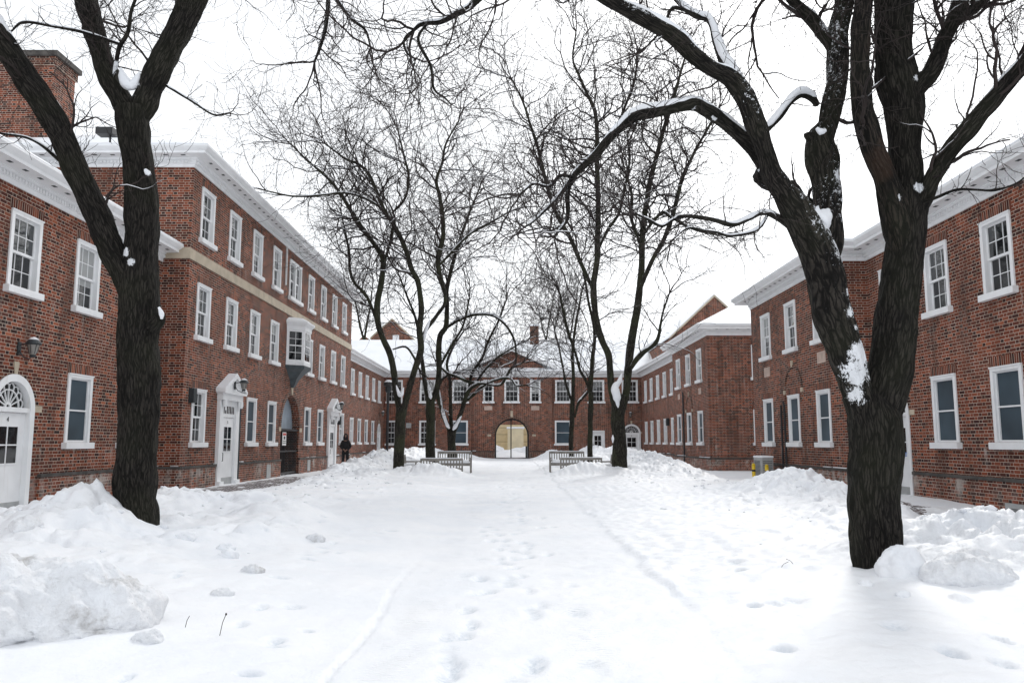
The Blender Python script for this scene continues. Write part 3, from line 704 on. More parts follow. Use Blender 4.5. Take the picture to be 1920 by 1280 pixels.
# three storey block
b = empty('brick_building', label='three storey brick building with a pale stone band and a white oriel window', cat='building')
T, rz = TL(XL); US = [24.2, 26.65, 29.1, 31.55, 34.3, 37.05, 39.5, 42.0, 44.45]; Y0, Y1 = 23.0, 46.6
holes = [hole(u, WZ[3], 1.9 if i == 4 else 1.08) for i, u in enumerate(US)]+[hole(u, WZ[2]) for i, u in enumerate(US) if i != 4]
holes += [hole(u, WZ[1]) for u in (24.2, 29.1, 31.55, 37.05, 39.5, 44.45)]+[(26.65, 1.2, -.0, 2.2, False), (42.0, 1.2, 0, 2.2, False), (34.3, 2.8, -.2, 1.97, True)]
m = MB(); wall(m, T, Y0, Y1, -.75, EAVE3, holes)
flat(m, [(XL, Y0, -.75), (-20, Y0, -.75), (-20, Y0, EAVE3), (XL, Y0, EAVE3)]); flat(m, [(XL, Y1, -.75), (-20, Y1, -.75), (-20, Y1, EAVE3), (XL, Y1, EAVE3)])
flat(m, [(-20, Y0, -.75), (-20, Y1, -.75), (-20, Y1, EAVE3), (-20, Y0, EAVE3)])
m.build('wall', M['brick'], b)
for i, u in enumerate(US):
    win(b, T, rz, u, WZ[3], w_=1.9 if i == 4 else 1.08, cols=6 if i == 4 else 3)
    if i != 4: win(b, T, rz, u, WZ[2])
mul = part_box('mullion', T, M['white'], b, 34.22, 34.38, -.1, .03, WZ[3], WZ[3]+1.5)
for u in (24.2, 44.45): win(b, T, rz, u, WZ[1])
for u in (29.1, 31.55, 37.05, 39.5): win(b, T, rz, u, WZ[1], 'screen')
sweep([(-20, Y0), (XL, Y0), (XL, Y1), (-20, Y1)], [(0, 6.75), (.035, 6.75), (.035, 7.05), (.0, 7.08)]).build('stone_band', M['stone'], b)
cornice(b, [(-20, Y0), (XL, Y0), (XL, Y1), (-20, Y1)], EAVE3); hip(b, -20, XL, Y0, Y1, EAVE3+.51, 2.6)
plinth(b, T, [(23, 25.72), (27.58, 32.9), (35.7, 41.07), (42.93, 46.6)], .72, M['brick'])
Tn, rn = TF(Y0); plinth(b, Tn, [(-10.3, -9.44)], .72, M['brick'])
portico_door(b, T, rz, 26.65, .02, '5'); portico_door(b, T, rz, 42.0, .02, None)
lantern(TL(XL+.22)[0], rz, 26.65, 3.28, 'black wall lantern on the pediment over the white door numbered 5')
lantern(TL(XL+.22)[0], rz, 42.0, 3.28, 'black wall lantern on the farther white pediment, next to the hooded person')
# archway
a = MB(); a.ring(34.3, 1.97, 1.40, 1.62, 0, math.pi, 0, .02, 28); o = a.build('brick_arch', M['brick_dark'], b, T=lambda x, y, z: T(x, y, z))
part_box('keystone', T, M['stone'], b, 34.2, 34.4, 0, .05, 3.42, 3.85); part_box('stone_block', T, M['stone'], b, 32.6, 32.88, 0, .03, 1.85, 2.02); part_box('stone_block', T, M['stone'], b, 35.72, 36.1, 0, .03, 1.85, 2.02)
m = MB()
for uu in (32.9, 35.7): flat(m, [T(uu, -.21, -.3), T(uu, -.6, -.3), T(uu, -.6, 2.0), T(uu, -.21, 2.0)])
n = 20
for i in range(n):
    p = [(34.3-1.4*math.cos(math.pi*k/n), 1.97+1.4*math.sin(math.pi*k/n)) for k in (i, i+1)]
    flat(m, [T(p[0][0], -.21, p[0][1]), T(p[1][0], -.21, p[1][1]), T(p[1][0], -.6, p[1][1]), T(p[0][0], -.6, p[0][1])])
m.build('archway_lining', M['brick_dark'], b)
m = MB(); flat(m, [T(34.3-1.4*math.cos(math.pi*k/n), -.30, 1.97+1.4*math.sin(math.pi*k/n)) for k in range(n+1)]); m.build('tympanum', M['tymp'], b)
m = MB(); box_T(m, T, 32.9, 35.7, -.14, -.04, 1.88, 1.97)
for k in range(15): uu = 32.95+k*.195; box_T(m, T, uu, uu+.025, -.10, -.075, 0, 1.9)
box_T(m, T, 32.9, 35.7, -.12, -.06, .1, .16); box_T(m, T, 32.9, 35.7, -.12, -.06, 1.0, 1.06); m.build('gate', M['black'], b)
m = MB(); flat(m, [T(32.9, -.58, -.3), T(35.7, -.58, -.3), T(35.7, -.58, 2), T(32.9, -.58, 2)]); m.build('gate_shade_sheet', M['black'], b)  # flat black sheet standing in for the shaded interior behind the bars
s_ = part_box('notice', T, M['sign'], b, 33.35, 33.90, -.06, -.04, 1.27, 1.82)
m = MB(); box_T(m, T, 33.40, 33.85, -.04, -.036, 1.69, 1.78); m.build('notice_header', M['red'], s_)
m = MB(); box_T(m, T, 33.52, 33.74, -.04, -.036, 1.53, 1.65); box_T(m, T, 33.42, 33.82, -.04, -.036, 1.44, 1.465); box_T(m, T, 33.42, 33.82, -.04, -.036, 1.36, 1.385); m.build('notice_print', M['ink'], s_)
# oriel
def poly_or(s, dx=0): return [(34.3-1.0*s-dx, 0), (34.3-.52*s-dx, .62*s+dx), (34.3+.52*s+dx, .62*s+dx), (34.3+1.0*s+dx, 0)]
def orstack(levels, mat, name, par):
    m = MB(); n = 4
    for (s0, dx0, z0), (s1, dx1, z1) in zip(levels[:-1], levels[1:]):
        A, B = poly_or(s0, dx0), poly_or(s1, dx1)
        for k in range(3): m.add([T(*A[k], z0), T(*A[k+1], z0), T(*B[k+1], z1), T(*B[k], z1)], [(0, 1, 2, 3)])
    m.add([T(*p, levels[0][2]) for p in poly_or(*levels[0][:2])], [(0, 1, 2, 3)]); m.add([T(*p, levels[-1][2]) for p in poly_or(*levels[-1][:2])], [(0, 1, 2, 3)])
    return m.build(name, mat, par)
orl = orstack([(1, .02, 4.62), (1, .02, 4.80), (1, 0, 4.82), (1, 0, 6.10), (1, .03, 6.12), (1, .03, 6.28), (1, .14, 6.42), (1, .14, 6.50)], M['white'], 'oriel', b)
orstack([(1, .12, 6.50), (.75, .05, 6.66), (.4, 0, 6.72)], M['snow'], 'oriel_snow', orl)
orstack([(.08, .04, 3.72), (.18, .05, 3.82), (.35, .03, 4.05), (.75, .02, 4.35), (1, .04, 4.50), (1, .05, 4.62)], M['slate'], 'oriel_bracket', orl)
def orpane(p, q, ins, cols):
    p, q = Vector(p), Vector(q); d = (q-p).normalized(); nrm = Vector((-d.y, d.x)); L = (q-p).length
    if nrm.y < 0: nrm = -nrm
    def quad(m, s0, s1, z0, z1, off):
        A = p+d*s0+nrm*off; B = p+d*s1+nrm*off; m.add([T(A.x, A.y, z0), T(B.x, B.y, z0), T(B.x, B.y, z1), T(A.x, A.y, z1)], [(0, 1, 2, 3)])
    g_ = MB(); quad(g_, ins, L-ins, 4.86, 6.04, .006); g_.build('pane', M['glass'], orl)
    f_ = MB()
    for k in range(1, cols): x = ins+(L-2*ins)*k/cols; quad(f_, x-.011, x+.011, 4.86, 6.04, .014)
    for z in (5.16, 5.74): quad(f_, ins, L-ins, z-.011, z+.011, .014)
    quad(f_, ins, L-ins, 5.43, 5.48, .018); f_.build('glazing_bar', M['white'], orl)
PO = poly_or(1)
orpane(PO[0], PO[1], .12, 2); orpane(PO[1], PO[2], .13, 3); orpane(PO[2], PO[3], .12, 2)
part_box('wall_vent', T, M['iron'], b, 23.42, 23.66, 0, .16, 2.55, 2.98)
part_box('wall_vent', T, M['iron'], b, 43.5, 43.72, 0, .16, 2.35, 2.78)
part_box('basement_hatch', T, M['galv'], b, 31.0, 31.5, .05, .08, .05, .55); part_box('basement_hatch', T, M['galv'], b, 37.1, 37.6, .05, .08, .1, .6)
m = MB(); box_T(m, T, 32.75, 32.82, 0, .06, 7.9, 9.5); m.build('conduit', M['white'], b)
m = MB(); m.tube([(-9.42, 27.72, .1), (-9.42, 27.72, 2.9)], .03, 8); m.build('downpipe', M['slate'], b)
# big chimney
ch = MB(); ch.box(-19.0, -15.7, 26, 27.3, 10.6, 14.5); c_ = ch.build('chimney', M['brick'], b)
m = MB(); m.box(-19.06, -15.64, 25.94, 27.36, 14.2, 14.5); m.build('chimney_head', M['brick_dark'], c_)
m = MB(); m.box(-19.15, -15.55, 25.85, 27.45, 14.5, 14.68); m.build('chimney_cap', M['ledge'], c_)
m = MB(); m.box(-19.2, -15.5, 25.8, 27.5, 10.55, 11.35); m.build('chimney_flashing', M['slate'], c_)
m = MB(); m.box(-12.25, -11.75, 22.5, 22.85, 10.38, 10.58); m.tube([(-11.9, 22.7, 10.0), (-11.9, 22.7, 10.4)], .03, 6)
tag(m.build('floodlight', M['black']), 'small black floodlight box standing on the roof edge behind the near left tree', 'floodlight')

# left far wing
b = empty('brick_building', label='far left two storey brick wing between the three storey block and the archway range', cat='building')
T, rz = TL(XLW); US2 = [49.6, 52.2, 54.8, 57.4, 60.1, 62.7]
holes = [hole(u, WZ[2]) for u in US2]+[hole(u, WZ[1]) for u in US2[:5]]+[(62.9, 1.46, 0, 2.12, True)]
m = MB(); wall(m, T, Y1, YF, -.75, EAVE, holes); m.build('wall', M['brick'], b)
for u in US2: win(b, T, rz, u, WZ[2])
for u in US2[:5]: win(b, T, rz, u, WZ[1], 'screen' if u > 53 else 'sash')
arch_door(b, T, rz, 62.9, 0, None)
lantern(T, rz, 62.9, 3.6, 'black wall lantern in the far left corner of the court')
plinth(b, T, [(Y1, 61.9), (63.8, YF)], .72, M['brick'])
cornice(b, [(XLW, Y1), (XLW, YF)], EAVE, post=(1, 0)); 
r = MB(); r.add([(XLW+.6, Y1, EAVE+.51), (XLW+.6, YF-.6, EAVE+.51), (-15.6, YF+4.5, EAVE+3.9), (-15.6, Y1, EAVE+3.9)], [(0, 1, 2, 3)]); r.build('snowy_roof', M['snow'], b)
# archway range
b = empty('brick_building', label='brick range closing the court with an open round archway under a low pediment', cat='building')
T, rz = TF(YF)
def xf(px, py): return un(px, py, YF)[0].x
UP = [(740, 1.3), (802, 1.3), (863, 1.3), (916, .85), (959.5, 1.2), (1003.5, .85), (1056, 1.3), (1118, 1.3), (1181, 1.3)]
PRJ = .14; Tc, _ = TF(YF-PRJ); cen = (-3.25, 3.15)
def inside(x): return cen[0] < x < cen[1]
hs_, hc_ = [], []
ups = [(xf(p, 733), w_) for p, w_ in UP]
for x, w_ in ups: (hc_ if inside(x) else hs_).append(hole(x, 4.68, w_, 1.75))
lows = [(xf(739, 810), 1.3), (xf(801, 810), 1.3), (xf(862, 810), 1.3), (xf(1055.5, 810), 1.3)]
for x, w_ in lows: hs_.append(hole(x, 1.30, w_, 1.85))
xd, xa = xf(1121, 830), xf(1184.5, 830)
hs_ += [(xd, 1.0, 0, 2.3, False), (xa, 1.46, 0, 2.12, True)]
ax_ = xf(959.5, 820)
m = MB(); wall(m, T, XLW, cen[0], -.75, EAVE, [h for h in hs_ if h[0] < cen[0]]); wall(m, T, cen[1], -XLW, -.75, EAVE, [h for h in hs_ if h[0] > cen[1]])
wall(m, Tc, cen[0], cen[1], -.75, EAVE, hc_+[(ax_, 2.76, -.3, 1.93, True)], .3)
for x in cen: flat(m, [(x, YF, -.75), (x, YF-PRJ, -.75), (x, YF-PRJ, EAVE), (x, YF, EAVE)])
m.build('wall', M['brick'], b)
for x, w_ in ups: win(b, Tc if inside(x) else T, rz, x, 4.68, w_=w_, h=1.75, cols=2 if w_ < 1 else (3 if w_ < 1.25 else 4))
for i, (x, w_) in enumerate(lows): win(b, T, rz, x, 1.30, 'screen' if i > 1 else 'sash', w_, 1.85, 4)
arch_door(b, T, rz, xa, .0, '2'); lantern(T, rz, xa-.1, 3.6, 'black wall lantern over the arched door in the far right corner')
f = MB(); f.box(-.56, -.46, -.03, .2, 0, 2.35); f.box(.46, .56, -.03, .2, 0, 2.35); f.box(-.46, .46, -.03, .2, 2.25, 2.35); df = f.build('door_frame', M['white'], b); df.location = T(xd, 0, 0); leaf(df, .92, 2.25, .06)
plinth(b, T, [(XLW, cen[0]), (cen[1], xd-.58), (xd+.58, xa-.8)], .72, M['brick_dark']); plinth(b, Tc, [(cen[0], ax_-1.42), (ax_+1.42, cen[1])], .72, M['brick_dark'])
cornice(b, [(XLW, YF), (cen[0]-.05, YF)], EAVE, pre=(0, 1), fine=False); cornice(b, [(cen[1]+.05, YF), (-XLW, YF)], EAVE, post=(0, -1), fine=False)
cornice(b, [(cen[0], YF), (cen[0], YF-PRJ), (cen[1], YF-PRJ), (cen[1], YF)], EAVE, pre=(0, -1), post=(0, 1), fine=False)
pd = MB(); hw = 3.3; zt = EAVE+.49
pd.prism([(-hw+ax_, zt), (hw+ax_, zt), (ax_, zt+1.6)], YF-PRJ-.02, YF+3.5); pdo = pd.build('pediment', M['brick'], b)
pc = MB()
for sg in (-1, 1): pc.prism([(ax_+sg*(hw+.55), zt-.02), (ax_+sg*(hw+.35), zt+.28), (ax_, zt+1.95), (ax_, zt+1.62)], YF-PRJ-.5, YF+3.4)
pc.build('raking_cornice', M['white'], pdo)
ps = MB()
for sg in (-1, 1): ps.prism([(ax_+sg*(hw+.35), zt+.282), (ax_+sg*(hw+.3), zt+.38), (ax_, zt+2.05), (ax_, zt+1.952)], YF-PRJ-.45, YF+3.4)
ps.build('pediment_snow', M['snow'], pdo)
r = MB(); r.add([(XLW+.4, YF-.6, EAVE+.51), (-XLW-.4, YF-.6, EAVE+.51), (15.6, YF+4.9, EAVE+3.7), (-15.6, YF+4.9, EAVE+3.7)], [(0, 1, 2, 3)]); r.build('snowy_roof', M['snow'], b)
r = MB(); x_ = un(1002, 650, 69)[0]; r.box(x_.x-.38, x_.x+.38, 69, 69.7, 9, 11.45); cc = r.build('chimney', M['brick_dark'], b); r = MB(); r.box(x_.x-.42, x_.x+.42, 68.95, 69.75, 11.45, 11.6); r.build('chimney_cap', M['snow'], cc)
a = MB(); a.ring(ax_, 1.93, 1.38, 1.62, 0, math.pi, YF-PRJ-.02, YF, 30); a.build('brick_arch', M['brick_dark'], b)
part_box('keystone', Tc, M['stone'], b, ax_-.1, ax_+.1, 0, .06, 3.42, 3.92)
for sg in (-1, 1):
    part_box('stone_block', Tc, M['stone'], b, *sorted((ax_+sg*1.66, ax_+sg*1.95)), 0, .03, 1.88, 2.05)
    part_box('stone_plaque', Tc, M['plaque'], b, ax_+sg*1.9-.32, ax_+sg*1.9+.32, 0, .02, 3.98, 4.32)
part_box('wall_light', T, M['galv'], b, *sorted((xf(762, 800), xf(771, 800))), 0, .2, 2.55, 2.95)
# passage through the range
m = MB(); e = 1.38
for x in (ax_-e, ax_+e): flat(m, [(x, YF-PRJ+.29, -.3), (x, YF+5, -.3), (x, YF+5, 1.93), (x, YF-PRJ+.29, 1.93)])
for i in range(20):
    p = [(ax_-e*math.cos(math.pi*k/20), 1.93+e*math.sin(math.pi*k/20)) for k in (i, i+1)]
    flat(m, [(p[0][0], YF-PRJ+.29, p[0][1]), (p[1][0], YF-PRJ+.29, p[1][1]), (p[1][0], YF+5, p[1][1]), (p[0][0], YF+5, p[0][1])])
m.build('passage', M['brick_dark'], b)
m = MB(); m.box(ax_-1.36, ax_+1.36, YF-PRJ-.05, YF+.5, .0, .165); m.build('threshold', M['ledge'], b)
gt = MB(); gt.ring(ax_, 1.93, 1.26, 1.375, 0, math.pi, YF+.2, YF+.32, 26); gt.box(ax_-1.375, ax_-1.26, YF+.2, YF+.32, .1, 1.93); gt.box(ax_+1.26, ax_+1.375, YF+.2, YF+.32, .1, 1.93)
tag(gt.build('gate_frame', M['black'], b))
gt = MB(); gt.tube([(ax_-.06, YF+.26, .1), (ax_-.06, YF+.26, 3.2)], .045, 8); gt.box(ax_-.08, ax_+.02, YF+.2, YF+.32, 3.1, 3.3); gt.build('gate_post', M['black'], b)
gt = MB(); gt.box(ax_+1.12, ax_+1.25, YF+.22, YF+1.0, .1, 1.1); gt.build('gate_box', M['black'], b)
# beyond the archway
bb = empty('rendered_building', label='beige rendered wall with joint lines, seen through the far archway', cat='building')
m = MB(); m.box(-9, 9, 84, 85, -.3, 3.22); wl = m.build('wall', M['beige'], bb)
m = MB()
for z in (1.45, 2.2, 2.9): m.box(-9, 9, 83.985, 83.999, z, z+.03)
for x in (-2.2, .2+2.2): m.box(x, x+.03, 83.984, 83.998, -.3, 3.22)
m.build('joint_line', M['ledge'], wl)
m = MB(); m.box(-9, 9, 84.3, 85, 3.22, 9); m.build('upper_wall', M['brick'], bb)
m = MB(); m.box(-.55, 1.05, 80.8, 84, -.3, 2.75); pr = m.build('projecting_bay', M['beige2'], bb)
m = MB(); m.box(-.65, 1.15, 80.7, 84, 2.752, 2.95); m.build('bay_snow', M['snow'], pr, bevel=.06)
tag(blob('snow_mound', (1.5, 76, .15), (2.2, 1.6, .75), 4.4, M['snow'], 5, .2), 'snow heap lying beyond the far archway before the beige wall, on the right', 'snow heap')
tag(blob('snow_mound', (-1.9, 76.5, .15), (1.3, 1.6, .95), 9.4, M['snow'], 5, .2), 'snow heap lying beyond the far archway before the beige wall, on the left', 'snow heap')

# right far wing with its pavilion
XRW, XRP, XRM, XRN = 10.4, 9.6, 9.5, 10.3
b = empty('brick_building', label='far right two storey brick wing with a projecting end pavilion', cat='building')
T, rz = TR(XRW)
holes = [hole(u, WZ[2]) for u in US2]+[hole(u, WZ[1]) for u in US2]
m = MB(); wall(m, T, 48, YF, -.75, EAVE, holes); Tp, _ = TR(XRP); UP3 = [46.3, 43.7, 41.1]
wall(m, Tp, 39.3, 48, -.75, EAVE, [hole(u, WZ[2]) for u in UP3]+[hole(u, WZ[1]) for u in UP3])
Te, re_ = TF(39.3)
flat(m, [(XRP, 48, -.75), (20, 48, -.75), (20, 48, EAVE), (XRP, 48, EAVE)])
wall(m, Te, XRP, 20, -.75, EAVE, [hole(12.3, WZ[2]), hole(12.3, WZ[1])]); m.build('wall', M['brick_r'], b)
for z_ in (1, 2): win(b, Te, re_, 12.3, WZ[z_])
for u in US2: win(b, T, rz, u, WZ[2]); win(b, T, rz, u, WZ[1])
for u in UP3: win(b, Tp, rz, u, WZ[2]); win(b, Tp, rz, u, WZ[1], 'screen')
plinth(b, T, [(48, YF)], .66, M['brick_r']); plinth(b, Tp, [(39.3, 48)], .66, M['brick_r']); plinth(b, Te, [(9.55, 20)], .66, M['brick_r'])
cornice(b, [(XRW, YF), (XRW, 48)], EAVE, pre=(1, 0)); cornice(b, [(20, 48), (XRP, 48), (XRP, 39.3), (20, 39.3)], EAVE)
hip(b, XRP, 20, 39.3, 48, EAVE+.51, 2.7)
r = MB(); r.add([(XRW-.6, 47.4, EAVE+.51), (XRW-.6, YF-.6, EAVE+.51), (15.6, YF+4.5, EAVE+3.9), (15.6, 47.4, EAVE+3.9)], [(3, 2, 1, 0)]); r.build('snowy_roof', M['snow'], b)
blind_arch(b, Tp, rz, 43.7, 3.1, .85)
for u in (46.3, 41.1): part_box('stone_plaque', Tp, M['plaque'], b, u-.28, u+.28, 0, .02, 3.85, 4.17)
m = MB(); m.tube([(XRP-.08, 44.9, .3), (XRP-.08, 44.9, 4.2)], .045, 8); m.build('downpipe', M['iron'], b)
part_box('wall_vent', T, M['iron'], b, 53.4, 53.8, 0, .18, 2.5, 3.0)
gb = MB(); gx0, gx1, gy = 11.6, 18.0, 58.0; gm = (gx0+gx1)/2; gzb, gza = 9.0, 12.0
gb.prism([(gx0, 7), (gx1, 7), (gx1, gzb), (gm, gza), (gx0, gzb)], gy, gy+12); go = gb.build('gable', M['brick_r'], b)
gc = MB()
for sg in (-1, 1): gc.prism([(gm+sg*3.35, gzb-.1), (gm+sg*3.35, gzb+.02), (gm, gza+.14), (gm, gza)], gy-.12, gy+.15)
gc.build('coping', M['stone'], go)
gc = MB()
for sg in (-1, 1): gc.prism([(gm+sg*3.3, gzb+.03), (gm+sg*3.3, gzb+.13), (gm, gza+.27), (gm, gza+.145)], gy+.0, gy+12)
gc.build('gable_snow', M['snow'], go)
# right middle pavilion
b = empty('brick_building', label='projecting brick pavilion on the right with a blind arch and black pipes', cat='building')
T, rz = TR(XRM); UM = [29.8, 27.1, 24.5]; Ya, Yb = 22.9, 31.6
m = MB(); wall(m, T, Ya, Yb, -.75, EAVE, [hole(u, WZ[2]) for u in UM]+[hole(u, WZ[1]) for u in UM])
flat(m, [(XRM, Ya, -.75), (20, Ya, -.75), (20, Ya, EAVE), (XRM, Ya, EAVE)]); flat(m, [(XRM, Yb, -.75), (20, Yb, -.75), (20, Yb, EAVE), (XRM, Yb, EAVE)])
m.build('wall', M['brick_r'], b)
for u in UM: win(b, T, rz, u, WZ[2]); win(b, T, rz, u, WZ[1], 'screen')
plinth(b, T, [(Ya, Yb)], .66, M['brick_r'])
cornice(b, [(20, Yb), (XRM, Yb), (XRM, Ya), (XRN+.0, Ya)], EAVE, post=(1, 0)); hip(b, XRM, 20, Ya, Yb, EAVE+.51, 2.4)
blind_arch(b, T, rz, 27.1, 3.12, .88)
for u in (29.8, 24.5): part_box('stone_plaque', T, M['plaque'], b, u-.33, u+.33, 0, .02, 3.82, 4.18)
m = MB(); m.tube([(9.42, 28.2, .0), (9.42, 28.2, 2.7)], .036, 10); m.tube([(9.42, 27.85, -.1), (9.42, 27.85, 2.55), (9.42, 27.95, 2.8)], .036, 10); m.tube([(9.36, 28.3, .15), (9.30, 27.6, .12)], .07, 8); m.build('downpipe', M['black'], b)
# near right
b = empty('brick_building', label='two storey brick building at the right edge with a basement window', cat='building')
T, rz = TR(XRN); UN = [11.6, 14.1, 16.65, 19.1, 21.55]
m = MB(); wall(m, T, 6, Ya, -.75, EAVE, [hole(u, WZ[2]) for u in UN]+[hole(u, WZ[1]) for u in UN[:4]]+[(21.6, 1.46, -.0, 2.12, True)])
flat(m, [(XRN, 6, -.75), (20, 6, -.75), (20, 6, EAVE), (XRN, 6, EAVE)]); m.build('wall', M['brick_r'], b)
for u in UN: win(b, T, rz, u, WZ[2])
for u in UN[:4]: win(b, T, rz, u, WZ[1], 'screen')
ad = arch_door(b, T, rz, 21.6, 0, None)
sg = MB(); sg.box(.16, .50, .070, .079, 1.03, 1.14); so = sg.build('door_sign', M['blue'], ad)
for zz in (1.06, 1.095): sg = MB(); sg.box(.19, .44, .067, .0695, zz, zz+.014); sg.build('sign_line', M['sign'], so)
plinth(b, T, [(6, 20.75)], .66, M['brick_r'])
cornice(b, [(XRN, Ya), (XRN, 5.5)], EAVE, pre=(-1, 0)); hip(b, XRN, 20, 6, Ya, EAVE+.51, 2.2, (1, 1, 1, 0))
bw = MB()
for (a0, a1, z0, z1) in ((15.45, 15.55, -.5, .16), (16.75, 16.85, -.5, .16), (15.55, 16.75, .06, .16)): box_T(bw, T, a0, a1, .05, .12, z0, z1)
bo = bw.build('basement_window', M['galv'], b)
m = MB(); box_T(m, T, 15.55, 16.75, .055, .06, -.5, .06); m.build('pane', M['black'], bo)
m = MB()
for k in range(40): box_T(m, T, 15.57+k*.0295, 15.58+k*.0295, .08, .10, -.10, .05)
m.build('grille', M['galv'], bo)
# building beyond on the left
b = empty('brick_building', label='distant brick building with gables and a pale louvre over the far left roof', cat='building')
m = MB(); A = un(700, 600, 88)[0]; B_ = un(752, 600, 88)[0]
m.prism([(A.x-.2, 7), (A.x+4.6, 7), (A.x+4.6, 12.6), (A.x+2.1, 14.9), (A.x-.2, 12.9)], 88, 94); m.prism([(A.x-2.2, 7), (A.x-.2, 7), (A.x-.2, 12.6), (A.x-1.2, 13.3), (A.x-2.2, 12.4)], 89, 94); m.build('wall', M['brick'], b)
m = MB(); m.prism([(A.x-.3, 12.75), (A.x-.3, 12.95), (A.x+2.1, 15.1), (A.x+2.1, 14.9)], 87.9, 94); m.prism([(A.x+4.8, 12.35), (A.x+4.8, 12.6), (A.x+2.1, 15.1), (A.x+2.1, 14.9)], 87.9, 94); m.build('gable_trim', M['stone'], b)
m = MB(); m.box(A.x+2.2, A.x+2.9, 87.95, 88, 11.6, 13.2); m.build('louvre', M['white'], b)
cab = MB(); c0, c1 = un(560, 583, 56)[0], un(1290, 586, 56)[0]; pts = []
for i in range(21):
    q_ = i/20; p = c0.lerp(c1, q_); p.z -= .5*4*q_*(1-q_)*.25; pts.append(p)
cab.tube(pts, .016, 6); tag(cab.build('overhead_cable', M['iron']), 'thin dark cable strung across the court in front of the far roofs', 'cable')

# ------------------------------------------------------------------ trees
def catmull(P, Rr, step):
    P = [np.array(p, float) for p in P]; out, rad = [], []
    n = len(P)
    for i in range(n-1):
        p0 = P[i-1] if i else 2*P[0]-P[1]; p1, p2 = P[i], P[i+1]; p3 = P[i+2] if i+2 < n else 2*P[-1]-P[-2]
        k = max(2, int(np.linalg.norm(p2-p1)/step))
        for j in range(k):
            t = j/k; out.append(.5*((2*p1)+(-p0+p2)*t+(2*p0-5*p1+4*p2-p3)*t*t+(-p0+3*p1-3*p2+p3)*t**3)); rad.append(Rr[i]+(Rr[i+1]-Rr[i])*(t*t*(3-2*t)))
    out.append(P[-1]); rad.append(Rr[-1]); return np.array(out), np.array(rad)
def frames(P):
    T = np.gradient(P, axis=0); T /= np.linalg.norm(T, axis=1)[:, None]+1e-9
    A = np.zeros_like(P); a = np.cross(T[0], [0.3, 1, 0.1]); a /= np.linalg.norm(a)
    for i in range(len(P)):
        a = a-T[i]*a.dot(T[i]); a /= np.linalg.norm(a)+1e-9; A[i] = a
    return T, A, np.cross(T, A)
def limb_mesh(P, Rr, sides, amp, seed, fr=9.0):
    T, A, B = frames(P); th = np.linspace(0, 2*math.pi, sides+1)
    s = np.concatenate([[0], np.cumsum(np.linalg.norm(np.diff(P, axis=0), axis=1))])
    c, sn = np.cos(th)[None, :], np.sin(th)[None, :]; r = Rr[:, None]
    nx, ny = c*r*fr, sn*r*fr; nz = (s*fr*.17)[:, None]+0*c
    big = fbm(nx*.22+seed, ny*.22, nz*.9+seed, 2); rid = np.abs(perlin(nx*1.5+seed, ny*1.5, nz*1.3))*1.6+.5*np.abs(perlin(nx*3.5, ny*3.5+seed, nz*2.7))
    rr = r*(1+.13*big)+amp*np.minimum(1, r/.15)*(rid-.45)
    V = P[:, None, :]+A[:, None, :]*(c*rr)[..., None]+B[:, None, :]*(sn*rr)[..., None]
    n, k = len(P), sides+1; idx = np.arange(n*k).reshape(n, k)
    Fc = np.stack([idx[:-1, :-1], idx[:-1, 1:], idx[1:, 1:], idx[1:, :-1]], -1).reshape(-1, 4)
    uv = np.stack([th[None, :]/(2*math.pi)*np.round(2*math.pi*max(Rr.mean(), .02)*10)/10+0*r, s[:, None]+0*c], -1)
    # end cap rings
    return V.reshape(-1, 3), Fc, uv.reshape(-1, 2)
def twig_mesh(branches, sides, lift=0.0):
    groups = {}
    for P, r in branches: groups.setdefault(len(P), []).append((P, r))
    VV, FF, off = [], [], 0
    for n, L in groups.items():
        P = np.array([b[0] for b in L]); Rr = np.array([b[1] for b in L]); m = len(L)
        T = np.gradient(P, axis=1); T /= np.linalg.norm(T, axis=2)[..., None]+1e-9
        ref = np.where((np.abs(T[..., 2:3]) > .8), np.array([1., 0, 0]), np.array([0, 0, 1.]))
        A = np.cross(T, ref); A /= np.linalg.norm(A, axis=2)[..., None]+1e-9; B = np.cross(T, A)
        th = 2*math.pi*np.arange(sides)/sides
        V = P[:, :, None, :]+(A[:, :, None, :]*np.cos(th)[None, None, :, None]+B[:, :, None, :]*np.sin(th)[None, None, :, None])*Rr[:, :, None, None]
        idx = np.arange(m*n*sides).reshape(m, n, sides)+off; nx = np.roll(idx, -1, axis=2)
        Fc = np.stack([idx[:, :-1], nx[:, :-1], nx[:, 1:], idx[:, 1:]], -1).reshape(-1, 4)
        VV.append(V.reshape(-1, 3)); FF.append(Fc); off += m*n*sides
    return np.concatenate(VV), np.concatenate(FF)
def rvec(rd): 
    z = rd.uniform(-1, 1); t = rd.uniform(0, 6.2832); q = math.sqrt(1-z*z); return (q*math.cos(t), q*math.sin(t), z)
